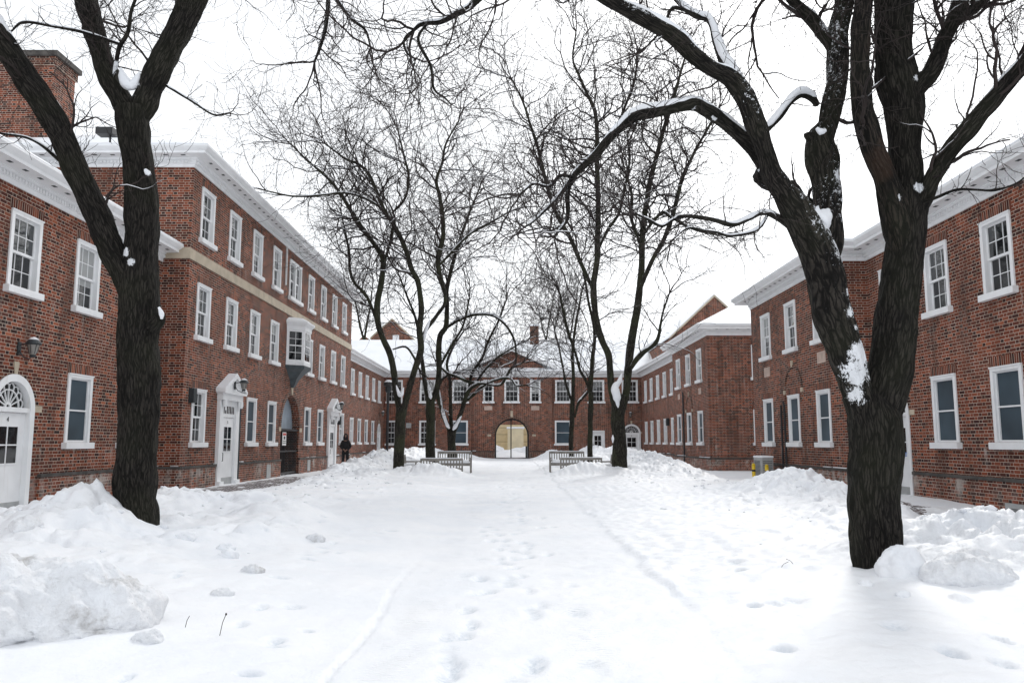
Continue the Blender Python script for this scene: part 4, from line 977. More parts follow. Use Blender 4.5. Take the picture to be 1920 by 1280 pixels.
def grow(out, rd, p, d, r, L, rmin, up, jit, lvl=0, dens=1.0, seg=.16, maxl=5):
    n = max(4, min(14, int(L/seg)+2)); st = L/(n-1); P = [p]; Rr = [r]; dx, dy, dz = d; x, y, z = p; kids = []
    bx, by, bz = rvec(rd)
    for i in range(1, n):
        a, b, c = rvec(rd); j = jit
        if i % 3 == 0: bx, by, bz = rvec(rd)
        dx += a*j+bx*j*.5; dy += b*j+by*j*.5; dz += c*j+bz*j*.5+up
        q = 1/math.sqrt(dx*dx+dy*dy+dz*dz); dx *= q; dy *= q; dz *= q
        x += dx*st; y += dy*st; z += dz*st; P.append((x, y, z)); rr = max(rmin, r*(1-.75*i/(n-1))); Rr.append(rr)
        if i > 0: kids.append((x, y, z, dx, dy, dz, rr))
    out.append((np.array(P), np.array(Rr)))
    if lvl >= maxl or r <= rmin*1.02: return
    nk = max(2, int(dens*(2.2+L*2.6))); 
    for k in range(nk):
        x, y, z, dx, dy, dz, rr = kids[min(len(kids)-1, int((k+rd.random())/nk*len(kids)))]
        a, b, c = rvec(rd); dt = a*dx+b*dy+c*dz; a -= dt*dx; b -= dt*dy; c -= dt*dz
        q = rd.uniform(.7, 1.25)/math.sqrt(a*a+b*b+c*c+1e-6)
        nd = (dx+a*q, dy+b*q, dz+c*q); q = 1/math.sqrt(sum(t*t for t in nd)); nd = (nd[0]*q, nd[1]*q, nd[2]*q)
        cl = L*rd.uniform(.36, .68)
        if cl < .12: continue
        grow(out, rd, (x, y, z), nd, max(rmin, rr*rd.uniform(.5, .72)), cl, rmin, up, jit, lvl+1, dens, seg, maxl)

def make_tree(label, Y0, limbs, seed, near=False, barkm='bark_mid', rmin=.006, dens=1.0, lenk=1.0, snowy=1.0, base_z=0, maxl=4, group=None, blobs=(), twm=None, seg=.16, drifts=(), plaster=()):
    rd = random.Random(seed)
    p0 = un(limbs[0][1][0][0], limbs[0][1][0][1], Y0)[0]
    root = empty('bare_tree', (p0.x, Y0, 0), label=label, cat='tree', group=group); off = np.array([p0.x, Y0, 0.])
    br, snow = [], []; PL = []
    for (px, py, dy, sg_) in plaster: q, s_ = un(px, py, Y0+dy); PL.append((np.array(q[:])-off, sg_*s_))
    for (nm, pts, d0, d1, nspawn, opt) in limbs:
        P, Rr = [], []
        n = len(pts)
        for i, (px, py, wd) in enumerate(pts):
            q, s = un(px, py, Y0+d0+(d1-d0)*i/max(1, n-1)); dist = math.sqrt(1+0)*s*F*math.cos(math.atan2(abs(px-CX), F))*1.0
            P.append(q[:]); Rr.append(wd/2*s*.97*math.cos(math.atan2(abs(px-CX), F)))
        if nm == 'trunk':
            P.insert(0, (P[0][0], P[0][1], -.5)); Rr.insert(0, Rr[0]*1.12)
        if nm != 'trunk' and 'flare' not in opt: Rr[0] *= .72
        C, CR = catmull(P, Rr, (.03 if near else .10))
        w_ = min(len(C)-1, max(3, int(len(C)*.3)))
        if nm != 'trunk' and not opt.get('tip'): pass
        # irregular wander
        s = np.linspace(0, len(C)*(.03 if near else .1), len(C)); mx = np.sin(np.linspace(0, math.pi, len(C)))
        C = C+(mx*CR*.35)[:, None]*np.stack([perlin(s*.9+seed, 1.5), perlin(s*.9, 7.7+seed), perlin(s*.9, 4.2)], -1)
        V, Fc, uv = limb_mesh(C-off, CR, 40 if near and CR.max() > .07 else (20 if near else 14), .030 if near else .012, seed+len(snow))
        if opt.get('stub') or nm == 'trunk' or near:   # close the end
            k = (40 if near and CR.max() > .07 else (20 if near else 14))+1; b = len(V); tip = V[-k:].mean(0)+(C[-1]-C[-2])/max(1e-6, np.linalg.norm(C[-1]-C[-2]))*CR[-1]*.3
            V = np.vstack([V, tip]); uv = np.vstack([uv, uv[-1]]); Fc = np.vstack([Fc, [[b-k+i, b-k+(i+1), b, b] for i in range(k-1)]])
            Fl = [tuple(f) if f[2] != f[3] else tuple(f[:3]) for f in Fc.tolist()]
        else: Fl = Fc
        at = np.zeros(len(V))
        for q, sg_ in PL: at = np.maximum(at, np.exp(-((np.linalg.norm(V-q, axis=1)/sg_)**2)))
        mesh_obj(nm, V, Fl, M[opt.get('mat', barkm)], root, True, uv, {'plaster': at})
        # snow lying on the limb
        T = np.gradient(C, axis=0); T /= np.linalg.norm(T, axis=1)[:, None]+1e-9; hz = 1-np.abs(T[:, 2])
        k = opt.get('snow', 1.0)*snowy
        if k > 0 and nm != 'trunk' and len(C) > 4:
            cover = np.clip((hz-.10)*2.2, 0, 1)*np.clip(.62+1.6*perlin(s*1.1+seed, 3.7, len(snow)), 0, 1)*k
            ends = np.minimum(1, np.minimum(np.arange(len(C)), np.arange(len(C))[::-1])/3.0)
            sr = CR*(.50+.42*np.clip(cover, 0, 1.2))*ends*sstep(.04, .3, cover)
            upv = np.array([0, 0, 1.])[None]-T*T[:, 2:3]; upv /= np.linalg.norm(upv, axis=1)[:, None]+1e-6
            SC = C+upv*(CR*1.0-sr*.38)[:, None]
            snow.append((SC-off, np.maximum(sr*(1+.25*perlin(s*7, 2.2)), .0004), CR.max() > .05))
        # side shoots
        nspawn = nspawn if near else int(nspawn*.82)
        if nspawn:
            lo = opt.get('from', .15)
            for i in range(nspawn):
                t = lo+(1-lo)*((i+rd.random())/nspawn); j = min(len(C)-2, int(t*(len(C)-1))); r = CR[j]
                a = np.array(rvec(rd)); a -= T[j]*a.dot(T[j]); a /= np.linalg.norm(a)+1e-6
                a = a*rd.uniform(.7, 1.3)+T[j]*rd.uniform(.2, .9)+np.array([0, 0, opt.get('lift', .35)]); a /= np.linalg.norm(a)
                rr = min(r*.55, rd.uniform(.5, 1.2)*opt.get('shoot', .022)); L = lenk*rd.uniform(.7, 1.3)*(opt.get('len', 1.6))*(.6+.4*min(1, rr/.03))
                grow(br, rd, tuple(C[j]-off), tuple(a), rr, L, rmin, opt.get('up', .035), .32 if near else .34, 0, dens, seg, maxl)
            if not opt.get('stub') and nm != 'trunk':
                for q in range(3):
                    a = T[-1]+np.array(rvec(rd))*.45; a /= np.linalg.norm(a)
                    grow(br, rd, tuple(C[-1]-off), tuple(a), CR[-1]*.8, lenk*opt.get('len', 1.6)*1.15, rmin, opt.get('up', .035), .32 if near else .34, 0, dens, seg, maxl)
    if br:
        thick = [b for b in br if b[1][0] > rmin*2.2]; thin = [b for b in br if b[1][0] <= rmin*2.2]
        vs, fs = [], []; o = 0
        for L, sd_ in ((thick, 5), (thin, 3)):
            if L: v, f = twig_mesh(L, sd_); vs.append(v); fs.append(f+o); o += len(v)
        c = mesh_obj('crown', np.concatenate(vs), np.concatenate(fs), M[twm or 'twig'], root); c['kind'] = 'stuff'
        sb = []
        for P, r in thick:
            if r[0] < rmin*2.3 or len(P) < 4 or rd.random() > (.18 if near else .8*snowy): continue
            T = np.gradient(P, axis=0); T /= np.linalg.norm(T, axis=1)[:, None]+1e-9; cov = np.clip((.80-np.abs(T[:, 2]))*2.5, 0, 1); cov[0] *= .3; cov[-1] = 0
            Q = P.copy(); Q[:, 2] += r*.8; sb.append((Q, np.maximum(r*.95*cov, .0003)))
        if sb: v, f = twig_mesh(sb, 5); mesh_obj('branch_snow', v, f, M['snow'], c, True)
    for path, dy in drifts:
        P = []; Rr = []
        for ki, (px, py, wd) in enumerate(path): q, s_ = un(px, py, Y0+(dy if not isinstance(dy, tuple) else dy[0]+(dy[1]-dy[0])*ki/(len(path)-1))); P.append(q[:]); Rr.append(wd/2*s_)
        C, CR = catmull(P, Rr, .02); snow.append((C-off, CR*(1+.3*perlin(np.arange(len(C))*.13, 2.7)), 1))
    if snow:
        vs, fs = [], []; o = 0
        for P, r, bg_ in snow:
            V, Fc, uv = limb_mesh(P, r, 16 if near else 7, .03 if near else 0, 3+o, 9); vs.append(V); fs.append(Fc+o); o += len(V)
        mesh_obj('limb_snow', np.concatenate(vs), np.concatenate(fs), M['snow'], root, True)
    for i, (px, py, dy, sx, sz) in enumerate(blobs):
        q, s = un(px, py, Y0+dy); blob('fork_snow', (q.x-off[0], q.y-off[1], q.z), (sx*s, sx*s*.9, sz*s), seed*1.7+i*3, M['snow'], 4, .35, root)
    return root
T_ = 'trunk'; L_ = 'limb'
tree_specs = []
# near left tree
make_tree('big dark tree nearest on the left, rising from a heap of snow', 9.9, [
  (T_, [(260, 1000, 84), (257, 950, 84), (256, 850, 80), (256, 760, 80), (257, 680, 84), (257, 600, 82), (254, 540, 84), (256, 490, 76), (261, 440, 66), (261, 380, 64), (256, 310, 64), (250, 250, 64), (248, 205, 66)], 0, 0, 0, {}),
  (L_, [(250, 560, 74), (232, 505, 62), (203, 450, 52), (178, 390, 50), (150, 330, 50), (118, 262, 52), (88, 205, 54), (52, 150, 54), (14, 95, 56), (-40, 30, 54), (-110, -40, 50)], .1, -.9, 9, {'lift': .5, 'from': .2, 'snow': .8}),
  (L_, [(250, 240, 50), (226, 185, 46), (206, 140, 44), (188, 90, 42), (172, 45, 42), (158, 0, 42), (140, -60, 38), (120, -140, 32)], 0, .5, 9, {'snow': 0.0, 'from': .2}),
  (L_, [(252, 240, 52), (272, 190, 52), (296, 140, 52), (320, 90, 50), (342, 45, 50), (360, 0, 50), (385, -70, 44), (420, -150, 36)], 0, .2, 9, {'snow': 0, 'from': .15, 'mat': 'bark'}),
  (L_, [(365, -30, 26), (440, -90, 22), (520, -90, 18), (585, -50, 13), (612, -10, 9), (613, 30, 8), (607, 66, 7), (600, 90, 6), (590, 115, 5)], .1, -.6, 20, {'lift': -.35, 'up': -.03, 'len': 1.0, 'shoot': .010, 'from': .45}),
  (L_, [(520, -90, 12), (590, -60, 10), (632, 0, 8), (659, 35, 6), (685, 57, 5), (695, 90, 4)], -.3, -.9, 16, {'lift': -.3, 'up': -.03, 'len': .9, 'shoot': .009, 'from': .4}),
  (L_, [(213, 150, 12), (222, 95, 9), (240, 60, 8), (247, 20, 7), (262, -20, 6)], 0, -.5, 7, {'len': .8, 'shoot': .009}),
  (L_, [(230, 85, 8), (160, 62, 7), (100, 50, 6), (45, 42, 6), (20, 60, 4)], -.1, -.6, 7, {'len': .7, 'shoot': .008}),
  (L_, [(285, 615, 40), (296, 600, 26), (301, 592, 20)], -.12, -.22, 0, {'stub': 1, 'snow': 0}),
  (L_, [(310, 160, 7), (360, 190, 5), (400, 215, 4), (430, 212, 3)], 0, -.7, 5, {'len': .6, 'shoot': .006, 'lift': 0}),
  (L_, [(180, 370, 8), (110, 300, 7), (60, 262, 6), (0, 250, 5)], 0, -.8, 6, {'len': .7, 'shoot': .007}),
 ], 11, True, 'bark', .0026, 1.25, 1.0, 1.0, seg=.07, drifts=[([(226, 128, 5), (231, 143, 14), (238, 156, 20), (247, 160, 18), (256, 147, 12), (262, 136, 4)], -.1), ([(208, 436, 3), (220, 450, 11), (231, 460, 14), (238, 464, 5)], -.05), ([(272, 318, 6), (277, 324, 10), (282, 328, 5)], -.27), ([(298, 576, 5), (303, 588, 9), (303, 598, 4)], -.3)],
 plaster=[(238, 158, -.2, 24), (212, 125, -.1, 18), (200, 100, -.1, 12), (236, 474, -.2, 13), (246, 492, -.2, 12), (277, 322, -.25, 13), (300, 590, -.3, 12), (170, 30, 0, 10)])
# near right tree
RT = make_tree('big dark tree nearest on the right with a snow-flecked leaning stem', 7.7, [
  (T_, [(1649, 1050, 100), (1648, 1000, 99), (1646, 930, 102), (1642, 870, 106), (1639, 810, 110), (1636, 782, 108), (1634, 758, 92), (1634, 735, 62), (1634, 718, 30)], 0, 0, 0, {}),
  (L_, [(1638, 820, 104), (1665, 720, 88), (1677, 650, 84), (1684, 600, 80), (1694, 500, 76), (1697, 440, 78), (1697, 395, 82), (1697, 340, 64), (1688, 270, 66), (1688, 200, 76), (1684, 150, 84), (1680, 90, 74), (1679, 0, 74), (1678, -120, 66)], 0, .1, 5, {'snow': 0, 'from': .6}),
  (L_, [(1634, 820, 90), (1598, 700, 66), (1580, 640, 72), (1560, 570, 74), (1548, 510, 74), (1525, 455, 72), (1494, 400, 62), (1462, 350, 46), (1444, 320, 40), (1438, 300, 36), (1428, 270, 35), (1412, 230, 40), (1394, 180, 38), (1368, 145, 34), (1339, 130, 34), (1303, 103, 34), (1266, 68, 32), (1205, 33, 28), (1148, 6, 24), (1090, -24, 22), (1020, -38, 19), (950, -28, 16), (905, -8, 14), (880, 14, 12), (856, 27, 11), (836, 37, 10), (821, 42, 10), (802, 43, 9), (786, 48, 8), (777, 56, 7)], 0, -1.2, 26, {'mat': 'bark_sp', 'from': .5, 'len': 1.2, 'shoot': .010, 'lift': .1}),
  (L_, [(1462, 352, 44), (1440, 336, 40), (1424, 327, 34)], -.05, -.2, 0, {'stub': 1, 'snow': 1.2}),
  (L_, [(1440, 330, 30), (1424, 292, 30), (1402, 268, 28), (1380, 249, 27), (1360, 232, 26), (1340, 217, 26), (1320, 204, 25), (1301, 195, 25), (1270, 200, 24), (1240, 207, 23), (1210, 212, 23), (1187, 220, 22), (1165, 238, 18), (1148, 254, 17), (1117, 289, 16), (1092, 312, 14), (1074, 332, 12), (1064, 362, 9), (1064, 407, 8), (1052, 428, 6), (1040, 442, 5)], -.05, -1.3, 26, {'from': .45, 'len': 1.0, 'shoot': .008, 'lift': -.1, 'snow': .75}),
  (L_, [(1074, 332, 9), (1050, 330, 7), (1030, 350, 6), (1000, 345, 5), (975, 365, 5)], -1.1, -1.5, 10, {'len': .8, 'shoot': .006, 'lift': 0}),
  (L_, [(1070, 335, 8), (1040, 375, 7), (1005, 410, 6), (985, 425, 4)], -1.1, -1.7, 9, {'len': .8, 'shoot': .006, 'lift': -.1}),
  (L_, [(1405, 205, 26), (1398, 175, 24), (1385, 152, 22), (1371, 131, 21), (1357, 112, 20), (1349, 92, 18), (1342, 70, 16), (1338, 50, 15), (1328, 34, 14), (1310, 30, 14), (1290, 20, 13), (1266, -4, 12), (1240, -40, 11)], .05, .6, 10, {'from': .4, 'snow': 2.0, 'len': 1.0, 'shoot': .010}),
  (L_, [(1318, 33, 8), (1266, 15, 7), (1250, 35, 6), (1236, 62, 5), (1215, 85, 4)], .4, .0, 8, {'len': .8, 'shoot': .006, 'lift': -.2}),
  (L_, [(1424, 262, 18), (1438, 240, 15), (1462, 217, 14), (1480, 192, 14), (1498, 178, 15), (1512, 178, 16), (1526, 188, 15), (1531, 196, 13)], 0, .3, 3, {'stub': 1, 'snow': 2.0, 'len': .6, 'shoot': .008}),
  (L_, [(1490, 430, 20), (1459, 409, 13), (1440, 400, 11), (1424, 400, 10), (1397, 413, 10), (1371, 421, 10), (1332, 411, 8), (1284, 405, 7), (1262, 412, 6), (1240, 424, 6), (1214, 411, 5), (1190, 400, 4)], -.1, -1.2, 16, {'len': .8, 'shoot': .007, 'lift': -.05, 'snow': 1.5}),
  (L_, [(1440, 402, 8), (1425, 425, 7), (1402, 437, 6), (1367, 442, 6), (1345, 436, 5), (1323, 433, 5), (1290, 428, 4), (1260, 450, 3)], -.3, -1.3, 10, {'len': .7, 'shoot': .006, 'lift': -.3, 'snow': 1.5}),
  (L_, [(1545, 520, 66), (1549, 450, 62), (1552, 400, 56), (1551, 350, 55), (1546, 300, 62), (1542, 262, 58), (1553, 235, 44), (1560, 195, 42), (1566, 156, 42), (1569, 100, 42), (1572, 50, 40), (1582, 0, 38), (1590, -90, 34)], .1, .5, 6, {'mat': 'bark_sp', 'snow': 0, 'from': .4}),
  (L_, [(1560, 95, 26), (1542, 62, 26), (1522, 38, 24), (1498, 15, 22), (1478, -8, 20), (1440, -60, 16)], .4, .5, 8, {'len': 1.2}),
  (L_, [(1533, 262, 26), (1518, 256, 22), (1515, 250, 18)], .25, .2, 0, {'stub': 1}),
  (L_, [(1542, 400, 16), (1522, 380, 14), (1505, 370, 13), (1494, 352, 12), (1483, 342, 10)], .3, .6, 3, {'stub': 1, 'len': .6, 'snow': 1.4}),
  (L_, [(1692, 500, 50), (1684, 430, 58), (1671, 375, 50), (1655, 322, 46), (1639, 285, 46), (1630, 240, 46), (1618, 200, 42), (1612, 150, 40), (1611, 100, 38), (1612, 60, 38), (1618, 0, 36), (1625, -100, 32)], .0, -.35, 6, {'snow': 0, 'mat': 'bark_rub', 'from': .4}),
  (L_, [(1696, 200, 50), (1722, 160, 40), (1742, 140, 36), (1757, 110, 35), (1768, 78, 34), (1785, 45, 34), (1800, 10, 34), (1815, -30, 30), (1840, -90, 26)], .0, .1, 9, {'snow': .2}),
  (L_, [(1790, 45, 24), (1820, 20, 22), (1850, -5, 20), (1900, -60, 18)], .05, .5, 5, {}),
  (L_, [(1706, 430, 56), (1730, 372, 42), (1748, 335, 38), (1770, 300, 36), (1790, 272, 36), (1815, 245, 37), (1840, 214, 36), (1866, 185, 37), (1892, 154, 36), (1920, 122, 36), (1960, 70, 34), (2010, 10, 30)], 0, -.6, 12, {'snow': .45, 'lift': .5, 'len': 1.1}),
  (L_, [(1725, 382, 10), (1757, 370, 7), (1780, 360, 6), (1800, 355, 6), (1835, 356, 5), (1866, 357, 5), (1905, 344, 4), (1930, 325, 3)], -.1, -.9, 12, {'len': .45, 'shoot': .006, 'lift': 0, 'snow': 0}),
  (L_, [(802, 44, 7), (786, 65, 6), (786, 83, 6), (798, 105, 6), (808, 125, 6), (811, 145, 6), (812, 162, 5), (820, 175, 4), (832, 182, 4), (845, 195, 3)], -1.2, -1.4, 18, {'len': .8, 'shoot': .006, 'lift': 0, 'snow': .5}),
  (L_, [(777, 56, 5), (764, 66, 5), (757, 80, 5), (764, 101, 4), (778, 112, 3), (772, 135, 3)], -1.2, -1.3, 8, {'len': .7, 'shoot': .005, 'lift': -.1, 'snow': .5}),
  (L_, [(905, -8, 6), (880, -20, 5), (830, -25, 5), (840, 10, 3)], -1.2, -1.3, 6, {'len': .7, 'shoot': .005}),
 ], 23, True, 'bark', .0024, 1.2, 1.0, 1.0, seg=.07, drifts=[([(1402, 182, 4), (1394, 163, 13), (1383, 142, 17), (1370, 121, 18), (1357, 103, 17), (1349, 82, 15), (1343, 62, 13), (1338, 44, 11), (1326, 29, 10), (1305, 25, 9), (1286, 14, 9), (1270, -2, 6)], (-.02, .5)), ([(1434, 240, 5), (1446, 227, 11), (1460, 211, 12), (1474, 193, 12), (1488, 177, 13), (1502, 169, 13), (1516, 171, 10), (1526, 180, 4)], (-.02, .2)), ([(1420, 322, 8), (1434, 322, 16), (1450, 334, 20), (1466, 352, 22), (1482, 376, 24), (1500, 396, 30), (1520, 410, 42), (1536, 412, 46), (1548, 402, 26), (1554, 392, 6)], -.19), ([(1712, 334, 3), (1722, 339, 10), (1732, 336, 7), (1738, 328, 2)], -.04), ([(1531, 240, 6), (1539, 247, 12), (1548, 244, 6)], -.05)],
 plaster=[(1616, 662, -.22, 36), (1608, 695, -.22, 42), (1602, 742, -.22, 34), (1598, 615, -.2, 16), (1585, 585, -.2, 20), (1578, 550, -.2, 22), (1560, 510, -.2, 26), (1560, 470, -.2, 34), (1540, 430, -.2, 40), (1505, 405, -.2, 36), (1480, 370, -.2, 26), (1450, 335, -.2, 26), (1400, 165, 0, 20), (1380, 110, 0, 14), (1545, 240, 0, 24), (1560, 160, .1, 20), (1560, 40, .3, 24), (1570, 330, .1, 18), (1722, 352, -.12, 14), (1690, 370, -.2, 8), (1718, 146, -.1, 9), (1340, 222, -.4, 8), (1300, 200, -.5, 8)])
G2 = 'bare trees lining the path'
# mid left, nearest of the group
make_tree('tall low-forked bare tree standing left of the left wooden benches', 29.8, [
  (T_, [(747, 890, 22), (748, 860, 21), (750, 820, 20), (751, 790, 19.5), (754, 765, 21)], 0, 0, 0, {}),
  (L_, [(752, 790, 15), (743, 735, 12.5), (739, 700, 12), (731, 662, 12), (718, 634, 11.5), (709, 608, 11.5), (706, 580, 12), (708, 560, 12), (716, 520, 11), (718, 486, 11), (703, 460, 9), (686, 437, 8.5), (664, 405, 7.5), (646, 376, 7), (628, 350, 6), (605, 325, 5), (575, 300, 4), (545, 270, 3)], 0, 1.5, 40, {'from': .45, 'len': 3.3, 'shoot': .040, 'snow': .35}),
  (L_, [(752, 785, 15), (764, 740, 12.5), (777, 695, 12), (789, 655, 12.5), (786, 620, 12), (789, 580, 11), (783, 530, 10), (772, 507, 10), (759, 464, 9), (737, 420, 9), (720, 394, 8), (694, 332, 6.5), (672, 308, 5), (648, 298, 4), (610, 270, 3)], 0, -1.2, 40, {'from': .45, 'len': 3.3, 'shoot': .040, 'snow': .4}),
  (L_, [(789, 650, 10), (798, 620, 8), (820, 590, 7), (835, 560, 6.5), (821, 494, 10), (830, 437, 9), (825, 372, 8), (818, 340, 6), (829, 306, 5), (836, 270, 4), (860, 227, 3)], 0, .6, 40, {'from': .3, 'len': 3.0, 'shoot': .036, 'snow': .8}),
  (L_, [(712, 620, 7), (690, 560, 6), (665, 530, 6), (656, 505, 5), (654, 472, 5), (646, 430, 4), (640, 400, 3)], .4, 2, 22, {'len': 2.6, 'shoot': .03, 'snow': .5}),
  (L_, [(737, 420, 7), (733, 450, 6), (722, 486, 5)], -.8, 0, 3, {'stub': 1}),
  (L_, [(735, 400, 6), (760, 370, 5), (766, 330, 5), (757, 290, 4), (745, 240, 3)], -.9, -1.5, 20, {'len': 2.8, 'shoot': .03}),
  (L_, [(722, 395, 5), (690, 375, 4.5), (650, 362, 4), (600, 366, 4), (550, 368, 3.5), (500, 358, 3)], -.9, -2.2, 22, {'len': 2.0, 'shoot': .022, 'snow': 1.2, 'lift': .3}),
  (L_, [(821, 500, 6), (850, 470, 5), (880, 440, 4.5), (915, 420, 4), (950, 400, 3)], .3, 1, 20, {'len': 2.6, 'shoot': .026}),
  (L_, [(736, 655, 4), (760, 650, 4), (775, 668, 4), (785, 690, 3.5)], 0, .2, 3, {'len': .8, 'snow': 1.2, 'shoot': .01}),
 ], 31, False, 'bark_mid', .0054, .62, 1.0, .8, maxl=3, group=G2, drifts=[([(743, 722, 2), (746, 732, 6), (750, 740, 10), (754, 738, 7), (757, 726, 2)], -.25), ([(806, 600, 3), (800, 615, 7), (796, 630, 7), (793, 640, 2)], -.1)], seg=.3)
make_tree('dark slim bare tree rising behind the left benches, forked below the eaves', 38, [
  (T_, [(807, 870, 20), (806, 820, 18), (806, 780, 18), (807, 745, 18)], 0, 0, 0, {}),
  (L_, [(806, 765, 13), (798, 725, 9), (793, 690, 8), (788, 650, 6), (780, 600, 5), (765, 560, 4), (750, 520, 3)], 0, 1, 22, {'len': 3, 'shoot': .03, 'from': .5}),
  (L_, [(806, 765, 14), (820, 725, 11), (823, 690, 11), (822, 655, 11), (825, 628, 11), (836, 612, 10), (838, 580, 9), (838, 540, 8), (848, 500, 7), (862, 450, 6), (880, 400, 4), (900, 350, 3)], 0, -1, 40, {'len': 3.4, 'shoot': .035, 'from': .45, 'snow': .9}),
  (L_, [(837, 615, 7), (860, 600, 6), (890, 590, 5.5), (925, 592, 5), (950, 612, 4.5), (965, 640, 4), (968, 670, 3)], 0, -.5, 22, {'len': 1.9, 'shoot': .02, 'snow': 2.0}),
  (L_, [(823, 690, 6), (845, 650, 5), (868, 610, 4), (880, 560, 3)], 0, -.5, 18, {'len': 2.4, 'shoot': .022, 'snow': 1.5}),
 ], 37, False, 'bark_mid', .0064, .66, 1.0, 1.0, maxl=3, group=G2, drifts=[([(803, 718, 2), (805, 730, 7), (807, 742, 7), (808, 748, 2)], -.3)], seg=.35)
make_tree('short spreading bare tree with snow-laden crooked branches before the window left of the arch', 42, [
  (T_, [(848, 850, 17), (848, 830, 16), (847, 808, 17)], 0, 0, 0, {}),
  (L_, [(848, 818, 11), (834, 785, 9), (825, 755, 8), (821, 735, 7), (826, 715, 6), (836, 705, 5), (850, 700, 4)], 0, -.6, 12, {'len': 1.6, 'shoot': .018, 'snow': 1.8}),
  (L_, [(848, 818, 9), (845, 780, 8), (845, 745, 7), (843, 710, 6), (838, 680, 5), (850, 650, 4), (870, 620, 3)], 0, .5, 22, {'len': 2.4, 'shoot': .022, 'snow': 1.0}),
  (L_, [(848, 818, 11), (858, 792, 9), (866, 768, 8.5), (878, 735, 8), (890, 722, 7), (905, 718, 6), (925, 722, 5.5), (940, 720, 5), (950, 705, 4.5), (960, 690, 4), (980, 680, 3)], 0, -1, 26, {'len': 1.8, 'shoot': .02, 'snow': 2.2}),
  (L_, [(870, 755, 7), (890, 738, 6), (905, 724, 5.5), (930, 712, 5), (955, 708, 4), (968, 722, 3.5), (985, 722, 3)], 0, -1.4, 16, {'len': 1.4, 'shoot': .015, 'snow': 2.2}),
  (L_, [(878, 737, 7), (885, 700, 6), (905, 670, 5), (915, 640, 4.5), (935, 600, 4), (950, 560, 3)], 0, .5, 30, {'len': 2.8, 'shoot': .024, 'snow': 1.2}),
  (L_, [(905, 718, 6), (880, 716, 6), (855, 705, 5.5), (840, 700, 5), (828, 690, 4)], -.3, -.8, 10, {'len': 1.4, 'shoot': .014, 'snow': 2.2}),
  (L_, [(890, 720, 6), (912, 690, 5), (940, 665, 4), (965, 650, 3)], 0, 0, 22, {'len': 2.2, 'shoot': .02, 'snow': 1.4}),
 ], 41, False, 'bark_mid', .0068, .7, 1.0, 1.3, maxl=3, group=G2, drifts=[([(822, 722, 3), (825, 745, 6), (830, 770, 6), (838, 795, 7), (843, 803, 3)], -.2), ([(866, 775, 3), (860, 788, 6), (853, 800, 7), (849, 806, 3)], -.2)], seg=.35)
# mid right
make_tree('tall bare tree with a snow-filled low fork beside the right benches', 30, [
  (T_, [(1161, 888, 31), (1161, 860, 30), (1160, 820, 27), (1158, 790, 27), (1159, 760, 26), (1160, 740, 27)], 0, 0, 0, {}),
  (L_, [(1157, 780, 18), (1147, 735, 13), (1144, 700, 13), (1141, 665, 13), (1130, 640, 12.5), (1121, 615, 12.5), (1115, 580, 13), (1113, 538, 12), (1120, 480, 11), (1122, 394, 10), (1120, 306, 9), (1117, 219, 7.5), (1100, 175, 6), (1085, 140, 5), (1074, 110, 4), (1080, 60, 3)], 0, -.8, 42, {'from': .4, 'len': 3.3, 'shoot': .040, 'snow': .3}),
  (L_, [(1163, 780, 20), (1174, 735, 15), (1177, 700, 15), (1181, 660, 16), (1186, 625, 16), (1193, 585, 15), (1201, 534, 13), (1205, 470, 12), (1207, 420, 11), (1218, 350, 10), (1232, 290, 9), (1245, 240, 8), (1262, 190, 6), (1275, 140, 5), (1290, 90, 3)], 0, 1.4, 42, {'from': .4, 'len': 3.3, 'shoot': .040, 'snow': .3}),
  (L_, [(1113, 545, 9), (1092, 500, 8), (1066, 440, 8), (1048, 410, 7.5), (1033, 375, 7), (1018, 318, 7), (1008, 275, 6), (995, 235, 5), (980, 190, 4), (960, 150, 3)], 0, -1.6, 40, {'from': .2, 'len': 3.0, 'shoot': .036, 'snow': .3}),
  (L_, [(1201, 540, 10), (1222, 490, 9), (1244, 450, 9), (1262, 400, 8.5), (1278, 340, 8), (1300, 290, 6), (1325, 245, 5), (1350, 200, 3.5)], 0, 1.2, 40, {'from': .15, 'len': 3.0, 'shoot': .036, 'snow': .5}),
  (L_, [(1183, 690, 11), (1195, 672, 10), (1210, 657, 9.5), (1226, 646, 9), (1234, 632, 7), (1238, 610, 5), (1243, 585, 4), (1255, 550, 3)], 0, -.8, 14, {'len': 2.0, 'shoot': .022, 'snow': 2.2}),
  (L_, [(1205, 440, 8), (1240, 400, 6), (1262, 410, 5), (1300, 430, 4), (1340, 440, 3)], .3, -.6, 20, {'len': 2.3, 'shoot': .024}),
  (L_, [(1120, 300, 7), (1150, 250, 6), (1172, 200, 5), (1190, 150, 4), (1195, 100, 3)], -.4, .4, 28, {'len': 3, 'shoot': .03}),
  (L_, [(1121, 470, 6), (1140, 430, 6), (1160, 400, 5.5), (1172, 350, 5), (1180, 300, 4), (1176, 250, 3)], -.2, 1, 24, {'len': 2.8, 'shoot': .028, 'snow': .8}),
  (L_, [(1205, 470, 7), (1190, 430, 6), (1182, 400, 6), (1185, 370, 5), (1175, 330, 4)], .1, -.8, 20, {'len': 2.6, 'shoot': .028, 'snow': .9}),
 ], 43, False, 'bark_mid', .0054, .62, 1.0, .8, maxl=3, group=G2, drifts=[([(1166, 700, 3), (1161, 715, 9), (1153, 726, 15), (1156, 742, 14), (1158, 756, 8), (1159, 764, 2)], -.3), ([(1149, 815, 2), (1149, 822, 5), (1149, 830, 2)], -.42)], seg=.3)
